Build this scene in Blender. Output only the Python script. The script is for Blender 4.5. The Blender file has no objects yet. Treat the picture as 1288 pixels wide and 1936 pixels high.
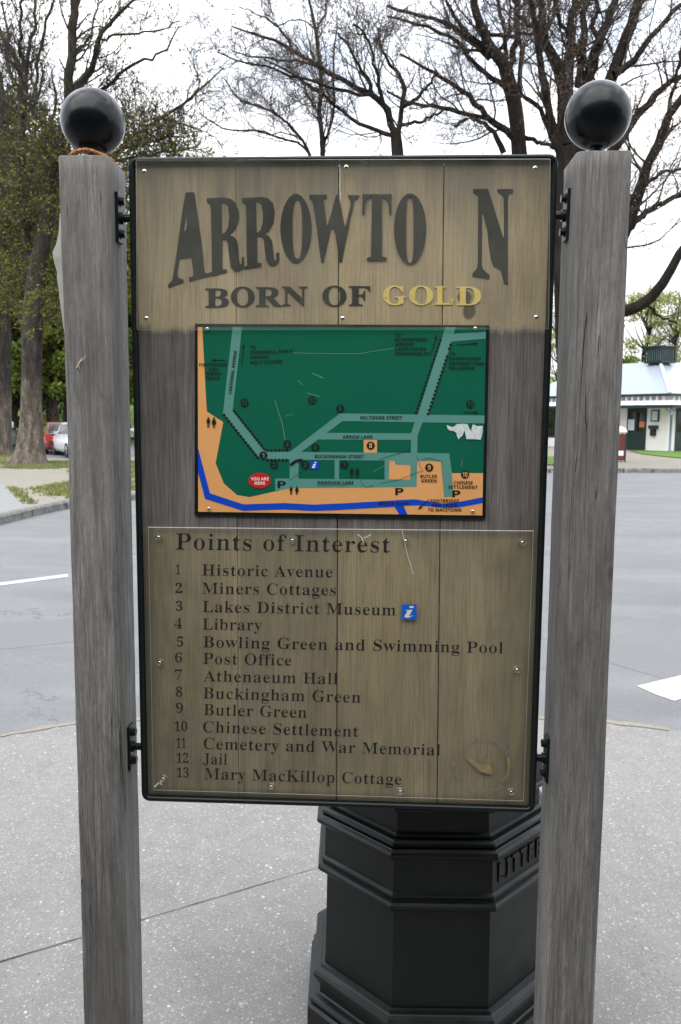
import bpy, bmesh, math, random
import numpy as np
from mathutils import Vector, Matrix

# ------------------------------------------------------------------ camera
SC = bpy.context.scene
COL = SC.collection
FPX = 1571.08                       # focal length in pixels of the 1288x1936 photograph
CAM = np.array([0.0964, -1.8158, 1.70])
YAW, PIT, ROL = -0.0501, 0.1139, 0.0071
_f = np.array([math.sin(YAW)*math.cos(PIT), math.cos(YAW)*math.cos(PIT), -math.sin(PIT)])
_r = np.array([math.cos(YAW), -math.sin(YAW), 0.0])
_u = np.cross(_r, _f)
CR = _r*math.cos(ROL) + _u*math.sin(ROL)
CU = -_r*math.sin(ROL) + _u*math.cos(ROL)
cd = bpy.data.cameras.new('camera'); cam = bpy.data.objects.new('camera', cd); COL.objects.link(cam)
cd.sensor_fit = 'VERTICAL'; cd.sensor_height = 22.2; cd.sensor_width = 14.8
cd.lens = 22.2*FPX/1936
cd.clip_start = 0.05; cd.clip_end = 2000
cd.dof.use_dof = True; cd.dof.focus_distance = 1.82; cd.dof.aperture_fstop = 7.1
M = Matrix(((CR[0], CU[0], -_f[0], CAM[0]), (CR[1], CU[1], -_f[1], CAM[1]), (CR[2], CU[2], -_f[2], CAM[2]), (0, 0, 0, 1)))
cam.matrix_world = M
SC.camera = cam

# ------------------------------------------------------------------ world, sun, exposure
CLOUD = 2.9      # zenith radiance of the overcast
SUN_EL, SUN_ROT = math.radians(52), math.radians(205)
W = bpy.data.worlds.new('World'); SC.world = W; W.use_nodes = True
wn = W.node_tree; wn.nodes.clear()
def wnode(t, **k):
    n = wn.nodes.new(t)
    for a, b in k.items(): setattr(n, a, b)
    return n
out = wnode('ShaderNodeOutputWorld'); bg = wnode('ShaderNodeBackground')
sky = wnode('ShaderNodeTexSky', sky_type='NISHITA'); sky.sun_disc = False
sky.sun_elevation = SUN_EL; sky.sun_rotation = SUN_ROT; sky.altitude = 400
tc = wnode('ShaderNodeTexCoord'); mp = wnode('ShaderNodeMapping'); mp.inputs['Scale'].default_value = (1.5, 1.5, 3.2)
mp.inputs['Location'].default_value = (0.25, 0.1, 0.0)
nz = wnode('ShaderNodeTexNoise'); nz.inputs['Scale'].default_value = 2.1; nz.inputs['Detail'].default_value = 7; nz.inputs['Roughness'].default_value = 0.55
rp = wnode('ShaderNodeValToRGB'); rp.color_ramp.elements[0].position = 0.40; rp.color_ramp.elements[1].position = 0.62
nz2 = wnode('ShaderNodeTexNoise'); nz2.inputs['Scale'].default_value = 4.5; nz2.inputs['Detail'].default_value = 6
rp2 = wnode('ShaderNodeValToRGB')
rp2.color_ramp.elements[0].position = 0.3; rp2.color_ramp.elements[0].color = (0.43, 0.455, 0.52, 1)
rp2.color_ramp.elements[1].position = 0.58; rp2.color_ramp.elements[1].color = (1.0, 0.985, 0.955, 1)
vm = wnode('ShaderNodeVectorMath', operation='SCALE')
sx_ = wnode('ShaderNodeSeparateXYZ'); mz = wnode('ShaderNodeMath', operation='MAXIMUM'); mz.inputs[1].default_value = 0.0
ma = wnode('ShaderNodeMath', operation='MULTIPLY_ADD'); ma.inputs[1].default_value = .76*CLOUD/.11; ma.inputs[2].default_value = .24*CLOUD/.11
wn.links.new(tc.outputs['Generated'], sx_.inputs[0]); wn.links.new(sx_.outputs['Z'], mz.inputs[0]); wn.links.new(mz.outputs[0], ma.inputs[0]); wn.links.new(ma.outputs[0], vm.inputs['Scale'])
mx = wnode('ShaderNodeMix', data_type='RGBA')
skm = wnode('ShaderNodeVectorMath', operation='MULTIPLY_ADD')
skm.inputs[1].default_value = (0.35, 0.35, 0.35); skm.inputs[2].default_value = (6.6, 7.1, 8.0)
L = wn.links.new
L(tc.outputs['Generated'], mp.inputs['Vector']); L(mp.outputs[0], nz.inputs['Vector']); L(mp.outputs[0], nz2.inputs['Vector'])
L(nz.outputs['Fac'], rp.inputs[0]); L(nz2.outputs['Fac'], rp2.inputs[0]); L(rp2.outputs[0], vm.inputs[0])
L(rp.outputs[0], mx.inputs['Factor']); L(sky.outputs[0], skm.inputs[0]); L(skm.outputs[0], mx.inputs['A']); L(vm.outputs[0], mx.inputs['B'])
L(mx.outputs['Result'], bg.inputs['Color']); bg.inputs['Strength'].default_value = 0.11
L(bg.outputs[0], out.inputs['Surface'])
sd = bpy.data.lights.new('sun', 'SUN'); sun = bpy.data.objects.new('sun', sd); COL.objects.link(sun)
sd.energy = 1.5; sd.angle = math.radians(75); sd.color = (1.0, 0.96, 0.9)
# direction to the sun matches the sky's sun_rotation (clockwise from +Y)
sdir = Vector((math.sin(SUN_ROT)*math.cos(SUN_EL), math.cos(SUN_ROT)*math.cos(SUN_EL), math.sin(SUN_EL)))
sun.rotation_euler = sdir.to_track_quat('Z', 'Y').to_euler(); sun.location = (0, -5, 30)
SC.view_settings.view_transform = 'Standard'; SC.view_settings.look = 'None'
SC.view_settings.exposure = 0.85; SC.view_settings.gamma = 1.0
SC.render.engine = 'CYCLES'
SC.cycles.use_denoising = True
SC.cycles.max_bounces = 8; SC.cycles.diffuse_bounces = 3; SC.cycles.glossy_bounces = 3
SC.cycles.transparent_max_bounces = 24

# ------------------------------------------------------------------ geometry helpers
def ray(u, v):
    return _f + CR*((u-644)/FPX) + CU*((968-v)/FPX)
def py(u, v, y=0.0):                # the place on the plane at depth y that the photo shows there
    d = ray(u, v); return CAM + d*((y-CAM[1])/d[1])
def pz(u, v, z=0.0):                # the place on the ground
    d = ray(u, v); return CAM + d*((z-CAM[2])/d[2])

def tag(o, label=None, cat=None, group=None, kind=None):
    if label: o['label'] = label
    if cat: o['category'] = cat
    if group: o['group'] = group
    if kind: o['kind'] = kind
    return o
def empty(name, loc, rz=0.0, label=None, cat=None, group=None):
    o = bpy.data.objects.new(name, None); COL.objects.link(o); o.location = loc; o.rotation_euler = (0, 0, rz)
    o.empty_display_size = 0.2
    return tag(o, label, cat, group)
def link(name, me, mats, parent=None):
    for m in (mats if isinstance(mats, (list, tuple)) else [mats]): me.materials.append(m)
    o = bpy.data.objects.new(name, me); COL.objects.link(o)
    if parent is not None: o.parent = parent
    return o
def base_of(p):
    while p is not None:
        if p.parent is None: return np.array(p.location)
        p = p.parent
    return np.zeros(3)

class MB:
    def __init__(s): s.v = []; s.f = []; s.m = []; s.sm = []
    def add(s, vs, fs, mi=0, smooth=False):
        b = len(s.v); s.v += [tuple(map(float, p)) for p in vs]
        for f in fs: s.f.append(tuple(b+i for i in f)); s.m.append(mi); s.sm.append(smooth)
    def box(s, x0, x1, y0, y1, z0, z1, mi=0):
        v = [(x, y, z) for z in (z0, z1) for y in (y0, y1) for x in (x0, x1)]
        s.add(v, [(0, 2, 3, 1), (4, 5, 7, 6), (0, 1, 5, 4), (2, 6, 7, 3), (0, 4, 6, 2), (1, 3, 7, 5)], mi)
    def bbox(s, x0, x1, y0, y1, z0, z1, b=0.003, mi=0, seg=2):
        bm = bmesh.new(); bmesh.ops.create_cube(bm, size=1)
        for v in bm.verts:
            v.co = Vector((x0+(v.co.x+.5)*(x1-x0), y0+(v.co.y+.5)*(y1-y0), z0+(v.co.z+.5)*(z1-z0)))
        bmesh.ops.bevel(bm, geom=bm.edges[:], offset=b, segments=seg, affect='EDGES', profile=0.5)
        bm.verts.index_update()
        s.add([v.co for v in bm.verts], [[v.index for v in f.verts] for f in bm.faces], mi); bm.free()
    def loft(s, rings, mi=0, close=True, cap0=False, cap1=False, smooth=False):
        n = len(rings[0]); vs = [p for r in rings for p in r]; fs = []
        for k in range(len(rings)-1):
            for i in range(n if close else n-1):
                j = (i+1) % n; fs.append((k*n+i, k*n+j, (k+1)*n+j, (k+1)*n+i))
        s.add(vs, fs, mi, smooth)
        if cap0: s.add(rings[0], [tuple(range(n))[::-1]], mi)
        if cap1: s.add(rings[-1], [tuple(range(n))], mi)
    def tube(s, pts, rad, n=8, mi=0, caps=True, smooth=True):
        P = np.array(pts, float); K = len(P)
        R = np.full(K, rad) if np.isscalar(rad) else np.array(rad, float)
        T = np.gradient(P, axis=0); T /= np.linalg.norm(T, axis=1)[:, None] + 1e-12
        a = np.array([0, 0, 1.0]) if abs(T[0][2]) < .9 else np.array([1.0, 0, 0])
        rings = []
        A = np.cross(T[0], a)
        for k in range(K):
            A = A - T[k]*np.dot(A, T[k]); A /= np.linalg.norm(A)+1e-12; B = np.cross(T[k], A)
            rings.append([P[k]+R[k]*(A*math.cos(2*math.pi*i/n)+B*math.sin(2*math.pi*i/n)) for i in range(n)])
        s.loft(rings, mi, True, caps, caps, smooth)
    def sphere(s, c, r, nu=24, nv=14, mi=0, sz=1.0):
        rings = []
        for k in range(nv+1):
            t = math.pi*k/nv; t = min(max(t, .02), math.pi-.02)
            rings.append([(c[0]+r*math.sin(t)*math.cos(2*math.pi*i/nu), c[1]+r*math.sin(t)*math.sin(2*math.pi*i/nu), c[2]-r*sz*math.cos(t)) for i in range(nu)])
        s.loft(rings, mi, True, True, True, True)
    def build(s, name, mats, parent=None, world=True):
        me = bpy.data.meshes.new(name)
        off = base_of(parent) if (parent is not None and world) else np.zeros(3)
        me.from_pydata([tuple(np.array(p)-off) for p in s.v], [], s.f); me.update()
        me.polygons.foreach_set('material_index', s.m); me.polygons.foreach_set('use_smooth', s.sm)
        return link(name, me, mats, parent)

def np_mesh(name, V, Q, mats, parent=None, smooth=False):
    off = base_of(parent)
    V = np.asarray(V, np.float32)-off.astype(np.float32); Q = np.asarray(Q, np.int32); k = Q.shape[1]
    me = bpy.data.meshes.new(name)
    me.vertices.add(len(V)); me.vertices.foreach_set('co', V.ravel())
    me.loops.add(Q.size); me.loops.foreach_set('vertex_index', Q.ravel())
    me.polygons.add(len(Q)); me.polygons.foreach_set('loop_start', np.arange(0, Q.size, k, dtype=np.int32))
    me.polygons.foreach_set('loop_total', np.full(len(Q), k, np.int32))
    me.update(calc_edges=True)
    if smooth: me.polygons.foreach_set('use_smooth', np.ones(len(Q), bool))
    return link(name, me, mats, parent)

# flat filled shapes with holes, from closed 2D loops
def fill2d(loops, extrude=0.0, bevel=0.0):
    cu = bpy.data.curves.new('shape', 'CURVE'); cu.dimensions = '2D'; cu.fill_mode = 'BOTH' if extrude else 'FRONT'
    cu.extrude = extrude; cu.bevel_depth = bevel; cu.bevel_resolution = 1
    for lp in loops:
        sp = cu.splines.new('POLY'); sp.points.add(len(lp)-1)
        for p, q in zip(sp.points, lp): p.co = (q[0], q[1], 0, 1)
        sp.use_cyclic_u = True
    o = bpy.data.objects.new('shape', cu); COL.objects.link(o)
    dg = bpy.context.evaluated_depsgraph_get(); me = o.evaluated_get(dg).to_mesh()
    V = np.array([v.co[:] for v in me.vertices]).reshape(-1, 3); Fc = [tuple(p.vertices) for p in me.polygons]
    o.evaluated_get(dg).to_mesh_clear()
    bpy.data.objects.remove(o); bpy.data.curves.remove(cu)
    return V, Fc

# letter outlines: serif or sans forms of the built-in type, as 2D loops
def styled(s, style):
    o = ''
    up, lo, dg = {'serif': (0x1D400, 0x1D41A, 0x1D7CE), 'sans': (0x1D5D4, 0x1D5EE, 0x1D7EC), 'italic': (0x1D468, 0x1D482, 0x1D7CE)}[style]
    for c in s:
        if 'A' <= c <= 'Z': o += chr(up+ord(c)-65)
        elif 'a' <= c <= 'z': o += chr(lo+ord(c)-97)
        elif '0' <= c <= '9': o += chr(dg+ord(c)-48)
        else: o += c
    return o
_tl = {}
def text_loops(s, style, space=1.0, thin=0.0, grow=0.0):
    key = (s, style, space, thin, grow)
    if key in _tl: return _tl[key]
    f = bpy.data.curves.new('t', 'FONT'); f.body = styled(s, style); f.size = 1.0; f.space_character = space; f.offset = grow
    o = bpy.data.objects.new('t', f); COL.objects.link(o)
    dg = bpy.context.evaluated_depsgraph_get()
    cu = o.to_curve(dg)
    loops = []
    for sp in cu.splines:
        pts = []
        if sp.type == 'BEZIER':
            bp = sp.bezier_points; n = len(bp)
            for i in range(n):
                a, b = bp[i], bp[(i+1) % n]
                p0, p1, p2, p3 = [np.array(q[:2]) for q in (a.co, a.handle_right, b.handle_left, b.co)]
                chord = np.linalg.norm(p3-p0)
                bend = np.linalg.norm(p1-p0-(p3-p0)/3)+np.linalg.norm(p2-p3-(p0-p3)/3)
                k = 1 if (bend < .002) else max(2, min(7, int(chord/.03)+2))
                for j in range(k):
                    t = j/k; pts.append((1-t)**3*p0+3*(1-t)**2*t*p1+3*(1-t)*t*t*p2+t**3*p3)
        else:
            pts = [np.array(p.co[:2]) for p in sp.points]
        q = [pts[0]]
        for p in pts[1:]:
            if np.linalg.norm(p-q[-1]) > 1e-4: q.append(p)
        if len(q) > 2: loops.append(np.array(q))
    o.to_curve_clear(); bpy.data.objects.remove(o); bpy.data.curves.remove(f)
    if thin:
        # slim the heavy stems sideways, leave hairlines alone
        dense = []
        for lp in loops:
            q = []
            for i in range(len(lp)):
                a, b = lp[i], lp[(i+1) % len(lp)]; n = max(1, int(np.linalg.norm(b-a)/.05))
                for j in range(n): q.append(a+(b-a)*j/n)
            dense.append(np.array(q))
        A = np.concatenate(dense); B = np.concatenate([np.roll(l, -1, axis=0) for l in dense])
        res = []
        for lp in dense:
            area = 0.5*np.sum(lp[:, 0]*np.roll(lp[:, 1], -1)-np.roll(lp[:, 0], -1)*lp[:, 1])
            t = np.roll(lp, -1, axis=0)-np.roll(lp, 1, axis=0); t /= np.linalg.norm(t, axis=1)[:, None]+1e-9
            N = np.stack([t[:, 1], -t[:, 0]], 1)       # one side; test which is inside below
            off = np.zeros(len(lp))
            for i, p in enumerate(lp):
                nx = N[i, 0]
                if abs(nx) < .25: continue
                best = None
                for sg in (1, -1):
                    y = p[1]+1.3e-4
                    m = ((A[:, 1] > y) != (B[:, 1] > y))
                    xs = A[m, 0]+(y-A[m, 1])*(B[m, 0]-A[m, 0])/(B[m, 1]-A[m, 1]+1e-12)
                    d = (xs-p[0])*sg; cnt = np.sum(d > 2e-3)
                    if cnt % 2 == 1:
                        dd = d[d > 2e-3].min()
                        if best is None or dd < best[0]: best = (dd, sg)
                if best is None: continue
                w, sg = best
                if w > .2: continue
                off[i] = sg*min(thin, max(0, (w-.035))*.5)*min(1, abs(nx)*1.3)
            off = (np.roll(off, 1)+2*off+np.roll(off, -1))/4
            q = lp.copy(); q[:, 0] += off; res.append(q)
        loops = res
    _tl[key] = loops
    return loops
def loops_bbox(loops):
    A = np.concatenate(loops); return A.min(0), A.max(0)
def to_px(loops, u0, v0, u1, v1, cap, style, ref='H', box=None):
    """place a text so that it runs from (u0,v0) to (u1,v1) along its baseline, capitals cap pixels high"""
    lo, hi = loops_bbox(loops)
    hl, hh = loops_bbox(text_loops(ref, style)); capH = hh[1]
    w = math.hypot(u1-u0, v1-v0); ex = ((u1-u0)/w, (v1-v0)/w); ey = (ex[1], -ex[0])
    out = []
    for l in loops:
        X = (l[:, 0]-lo[0])/(hi[0]-lo[0])*w; Y = l[:, 1]/capH*cap
        out.append(np.stack([u0+X*ex[0]+Y*ey[0], v0+X*ex[1]+Y*ey[1]], 1))
    return out
def px_fit(loops, u0, u1, vt, vb):
    lo, hi = loops_bbox(loops)
    return [np.stack([u0+(l[:, 0]-lo[0])/(hi[0]-lo[0])*(u1-u0), vb-(l[:, 1]-lo[1])/(hi[1]-lo[1])*(vb-vt)], 1) for l in loops]
def flat_px(mb, loops, y, mi=0):
    """fill pixel-traced loops and lay them on the upright plane at depth y"""
    V, Fc = fill2d([np.stack([np.array(l)[:, 0], -np.array(l)[:, 1]], 1) for l in loops])
    mb.add([py(p[0], -p[1], y) for p in V], Fc, mi)
def solid_px(mb, loops, y0, y1, mi=0, bevel=0.0):
    """the same as a solid letter between depths y0 (front) and y1"""
    loops = [np.array([py(p[0], p[1], y0)[[0, 2]] for p in l]) for l in loops]
    h = (y1-y0)/2
    V, Fc = fill2d(loops, max(1e-4, h-bevel), bevel)
    mb.add([(p[0], y0+h-p[2], p[1]) for p in V], Fc, mi)
def circle(u, v, r, n=16, ry=None):
    ry = ry or r
    return np.array([(u+r*math.cos(2*math.pi*i/n), v+ry*math.sin(2*math.pi*i/n)) for i in range(n)])
def stroke(pts, w):
    P = np.array(pts, float); T = np.gradient(P, axis=0); T /= np.linalg.norm(T, axis=1)[:, None]
    N = np.stack([-T[:, 1], T[:, 0]], 1)*w/2
    return np.concatenate([P+N, (P-N)[::-1]])
def arrow(a, b, w=1.4, hw=5.5, hl=9):
    a = np.array(a, float); b = np.array(b, float); d = (b-a)/np.linalg.norm(b-a); n = np.array([-d[1], d[0]]); c = b-d*hl
    return np.array([a+n*w/2, c+n*w/2, c+n*hw/2, b, c-n*hw/2, c-n*w/2, a-n*w/2])

# ------------------------------------------------------------------ materials
class NT:
    def __init__(s, name, rough=0.6, spec=0.5):
        s.m = bpy.data.materials.new(name); s.m.use_nodes = True; s.t = s.m.node_tree; s.t.nodes.clear()
        s.o = s.n('ShaderNodeOutputMaterial'); s.b = s.n('ShaderNodeBsdfPrincipled')
        s.b.inputs['Roughness'].default_value = rough; s.b.inputs['Specular IOR Level'].default_value = spec
        s.l(s.b.outputs[0], s.o.inputs['Surface'])
    def n(s, t, **k):
        q = s.t.nodes.new(t)
        for a, b in k.items(): setattr(q, a, b)
        return q
    def l(s, a, b): s.t.links.new(a, b)
    def put(s, sock, val):
        if hasattr(val, 'is_output'): s.l(val, sock)
        elif isinstance(val, tuple) and len(val) == 3 and sock.type == 'RGBA': sock.default_value = (*val, 1)
        else: sock.default_value = val
    def obj(s, scale=(1, 1, 1), loc=(0, 0, 0)):
        if not hasattr(s, '_tc'): s._tc = s.n('ShaderNodeTexCoord')
        m = s.n('ShaderNodeMapping'); m.inputs['Scale'].default_value = scale; m.inputs['Location'].default_value = loc
        s.l(s._tc.outputs['Object'], m.inputs['Vector']); return m.outputs[0]
    def noise(s, scale=1.0, vec=None, detail=4, rough=.55, dist=0.0, color=False):
        q = s.n('ShaderNodeTexNoise'); q.inputs['Scale'].default_value = scale; q.inputs['Detail'].default_value = detail
        q.inputs['Roughness'].default_value = rough; q.inputs['Distortion'].default_value = dist
        s.l(vec if vec is not None else s.obj(), q.inputs['Vector']); return q.outputs['Color' if color else 'Fac']
    def voro(s, scale=1.0, vec=None, feat='F1', out='Distance'):
        q = s.n('ShaderNodeTexVoronoi', feature=feat); q.inputs['Scale'].default_value = scale
        s.l(vec if vec is not None else s.obj(), q.inputs['Vector']); return q.outputs[out]
    def ramp(s, fac, stops, interp='LINEAR'):
        q = s.n('ShaderNodeValToRGB'); r = q.color_ramp; r.interpolation = interp
        while len(r.elements) < len(stops): r.elements.new(.5)
        for e, (p, c) in zip(r.elements, stops):
            e.position = p; e.color = (*c, 1) if isinstance(c, tuple) else (c, c, c, 1)
        s.put(q.inputs[0], fac); return q.outputs[0]
    def mix(s, fac, a, b, blend='MIX'):
        q = s.n('ShaderNodeMix', data_type='RGBA', blend_type=blend); s.put(q.inputs['Factor'], fac); s.put(q.inputs['A'], a); s.put(q.inputs['B'], b)
        return q.outputs['Result']
    def math(s, op, a, b=0.0, clamp=False):
        q = s.n('ShaderNodeMath', operation=op); q.use_clamp = clamp; s.put(q.inputs[0], a); s.put(q.inputs[1], b); return q.outputs[0]
    def xyz(s):
        q = s.n('ShaderNodeSeparateXYZ'); s.l(s.obj(), q.inputs[0]); return q.outputs
    def smooth(s, v, a, b):
        q = s.n('ShaderNodeMapRange', interpolation_type='SMOOTHSTEP'); s.put(q.inputs['Value'], v)
        q.inputs['From Min'].default_value = a; q.inputs['From Max'].default_value = b; return q.outputs['Result']
    def col(s, c): s.put(s.b.inputs['Base Color'], c); return s
    def bump(s, h, strength=.3, dist=.002):
        q = s.n('ShaderNodeBump'); q.inputs['Strength'].default_value = strength; q.inputs['Distance'].default_value = dist
        s.l(h, q.inputs['Height']); s.l(q.outputs[0], s.b.inputs['Normal']); return s
    def set(s, **k):
        for a, b in k.items(): s.put(s.b.inputs[a.replace('_', ' ')], b)
        return s
def plain(name, c, rough=.6, var=.12, scale=30, metal=0.0, bump=0.0):
    t = NT(name, rough); n = t.noise(scale, detail=5)
    t.col(t.mix(n, tuple(x*(1-var) for x in c), tuple(min(1, x*(1+var)) for x in c)))
    t.set(Metallic=metal)
    if name.startswith('map_') or name.startswith('sticker'): t.b.inputs['Specular IOR Level'].default_value = .12
    if bump: t.bump(n, bump, .002)
    return t.m

MAT = {}
def make_wood():
    # weathered post timber: long vertical streaks, fine pores
    t = NT('post_timber', .85, .2)
    wob = t.noise(3, t.obj((1, 1, .35)), 3)
    w1 = t.noise(1, t.obj((44, 44, 2.6)), 6, .65, .6)
    w2 = t.noise(1, t.obj((230, 230, 9)), 4, .6)
    w3 = t.noise(1, t.obj((9, 9, 1.6)), 4, .6, 1.2)
    w4 = t.noise(1, t.obj((520, 520, 48)), 3, .6)
    c = t.ramp(w1, [(.28, (.175, .169, .162)), (.5, (.272, .265, .256)), (.72, (.37, .362, .352))])
    c = t.mix(t.ramp(w2, [(.36, .0), (.62, 1.0)]), t.mix(.62, c, (.09, .078, .066)), c)
    c = t.mix(t.ramp(w3, [(.45, 0.0), (.7, .5)]), c, (.165, .158, .135))
    c = t.mix(t.ramp(w4, [(.34, .50), (.50, 0.0)]), c, (.085, .079, .074))
    c = t.mix(t.ramp(wob, [(.32, .55), (.58, 0.0)]), c, (.10, .094, .09))
    bl = t.noise(1, t.obj((14, 14, 5.5), (.4, .2, .1)), 5, .65, .6); c = t.mix(t.ramp(bl, [(.52, 0.0), (.7, .55)]), c, t.mix(1.0, c, (.50, .49, .48), 'MULTIPLY'))
    ck = t.noise(1, t.obj((34, 34, .55), (.13, .21, .4)), 3, .5, .25)
    ckm = t.math('MULTIPLY', t.math('LESS_THAN', t.math('ABSOLUTE', t.math('SUBTRACT', ck, .5)), .0045), t.ramp(t.noise(1, t.obj((3, 3, 1.4), (.7, .1, .2)), 3), [(.50, 0.0), (.60, 1.0)]))
    c = t.mix(t.math('MULTIPLY', ckm, .85), c, (.018, .016, .014))
    kx, ky, kz = t.xyz(); kp = py(1157, 1085, -.05)
    kd = t.math('SQRT', t.math('ADD', t.math('POWER', t.math('DIVIDE', t.math('SUBTRACT', kx, float(kp[0])), .013), 2.0), t.math('POWER', t.math('DIVIDE', t.math('SUBTRACT', kz, float(kp[2])), .024), 2.0)))
    kd = t.math('ADD', kd, t.math('MULTIPLY', t.math('SUBTRACT', t.noise(45, None, 4), .5), .8))
    c = t.mix(t.ramp(t.math('DIVIDE', kd, 4.0), [(.10, .75), (.22, .0), (.42, .35), (.75, 0.0)]), c, (.085, .072, .060))
    t.col(c); t.bump(t.math('ADD', w2, t.math('MULTIPLY', w4, .7)), .35, .0012); MAT['post'] = t.m

    # board: tan where the clear sheets protect it, grey and purplish where it is bare
    t = NT('board_timber', .75, .25)
    x, y, z = t.xyz()
    cell = t.math('FLOOR', t.math('MULTIPLY', t.math('ADD', x, .4375), 4.571))
    comb = t.n('ShaderNodeCombineXYZ'); t.put(comb.inputs[0], t.math('MULTIPLY', cell, 3.7)); t.put(comb.inputs[2], t.math('MULTIPLY', cell, 1.3))
    def pl(sc):
        a = t.n('ShaderNodeVectorMath', operation='ADD'); t.l(t.obj(sc), a.inputs[0]); t.l(comb.outputs[0], a.inputs[1]); return a.outputs[0]
    g1 = t.noise(1, pl((22, 22, .9)), 6, .6, .5); g2 = t.noise(1, pl((420, 420, 11)), 4, .6); g3 = t.noise(1, pl((7, 7, 2.2)), 4, .55, .8)
    g4 = t.noise(1, t.obj((70, 70, 420)), 3, .6)
    tan = t.ramp(g1, [(.28, (.375, .295, .180)), (.5, (.425, .342, .216)), (.72, (.47, .388, .255))])
    tan = t.mix(t.ramp(g2, [(.34, .45), (.56, 0.0)]), tan, (.13, .092, .050))
    tan = t.mix(t.ramp(g3, [(.38, .50), (.60, 0.0)]), tan, (.25, .215, .155))
    tan = t.mix(t.ramp(g4, [(.36, .08), (.55, 0.0)]), tan, (.12, .095, .06))
    tan = t.mix(t.math('SUBTRACT', 1.0, t.smooth(z, 1.45, 1.50)), tan, t.mix(1.0, tan, (.74, .77, .78), 'MULTIPLY'))
    gry = t.ramp(g1, [(.3, (.105, .096, .092)), (.5, (.165, .152, .145)), (.7, (.235, .220, .205))])
    gry = t.mix(t.ramp(g2, [(.35, .6), (.6, 0.0)]), gry, (.04, .034, .03))
    ez = t.math('ADD', z, t.math('MULTIPLY', t.math('SUBTRACT', g1, .5), .05))
    a = t.smooth(ez, 1.430, 1.462); b = t.math('SUBTRACT', 1.0, t.smooth(ez, 1.874, 1.896))
    bare = t.math('MULTIPLY', a, b)
    ax = t.math('ABSOLUTE', x); exx = t.math('ADD', ax, t.math('MULTIPLY', t.math('SUBTRACT', g3, .5), .05))
    side = t.math('MULTIPLY', t.smooth(exx, .405, .436), t.math('SUBTRACT', 1.0, t.smooth(z, 1.43, 1.47)))
    low = t.math('SUBTRACT', 1.0, t.smooth(z, .825, .852))
    rim = t.math('MULTIPLY', t.math('MAXIMUM', side, low), .8)
    c = t.mix(bare, tan, gry)
    c = t.mix(rim, c, t.mix(g1, (.055, .052, .035), (.14, .13, .095)))
    top = t.math('MULTIPLY', t.smooth(t.math('ADD', z, t.math('MULTIPLY', t.math('SUBTRACT', g1, .5), .35)), 2.06, 2.27), .75)
    c = t.mix(top, c, (.112, .102, .092))
    st = t.noise(1, t.obj((5.5, 5.5, 3.2), (.3, 0, .7)), 5, .62, .5)
    c = t.mix(t.ramp(st, [(.46, 0.0), (.70, .5)]), c, t.mix(1.0, c, (.52, .50, .50), 'MULTIPLY'))
    st2 = t.noise(1, t.obj((30, 30, 2.0), (.9, 0, .2)), 4, .6)
    c = t.mix(t.math('MULTIPLY', t.ramp(st2, [(.55, 0.0), (.72, .6)]), t.smooth(t.math('ABSOLUTE', t.math('SUBTRACT', z, 1.55)), .45, .70)), c, (.075, .066, .055))
    edge_ = t.math('MULTIPLY', t.smooth(t.math('ADD', ax, t.math('MULTIPLY', t.math('SUBTRACT', st, .5), .25)), .28, .43), .5)
    c = t.mix(edge_, c, t.mix(1.0, c, (.62, .66, .66), 'MULTIPLY'))
    wn_ = t.n('ShaderNodeTexWhiteNoise', noise_dimensions='1D'); t.put(wn_.inputs['W'], cell)
    c = t.mix(1.0, c, t.mix(wn_.outputs['Value'], (.86, .86, .88), (1.06, 1.03, 1.0)), 'MULTIPLY')
    # pale glue ghost where a letter fell off, dark drip under the last letter
    def blob(cx, cz, rx, rz, ns=28, amp=.9):
        dx = t.math('DIVIDE', t.math('SUBTRACT', x, cx), rx); dz = t.math('DIVIDE', t.math('SUBTRACT', z, cz), rz)
        d = t.math('SQRT', t.math('ADD', t.math('MULTIPLY', dx, dx), t.math('MULTIPLY', dz, dz)))
        return t.math('ADD', d, t.math('MULTIPLY', t.math('SUBTRACT', t.noise(ns, None, 4), .5), amp))
    gh = blob(*py(852, 450, .006)[[0, 2]], .036, .075, 55, 1.6)
    c = t.mix(t.ramp(gh, [(.55, .35), (.85, 0.0)]), c, (.36, .29, .18))
    dr = blob(*py(887, 588, .006)[[0, 2]], .015, .020, 40, .5)
    c = t.mix(t.ramp(dr, [(.75, .8), (1.0, 0.0)]), c, (.035, .028, .02))
    d2 = blob(*py(878, 563, .006)[[0, 2]], .017, .016, 40, .5)
    c = t.mix(t.ramp(d2, [(.75, .85), (1.0, 0.0)]), c, (.05, .04, .028))
    t.col(c); t.bump(g2, .25, .0008); MAT['board'] = t.m

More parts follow.
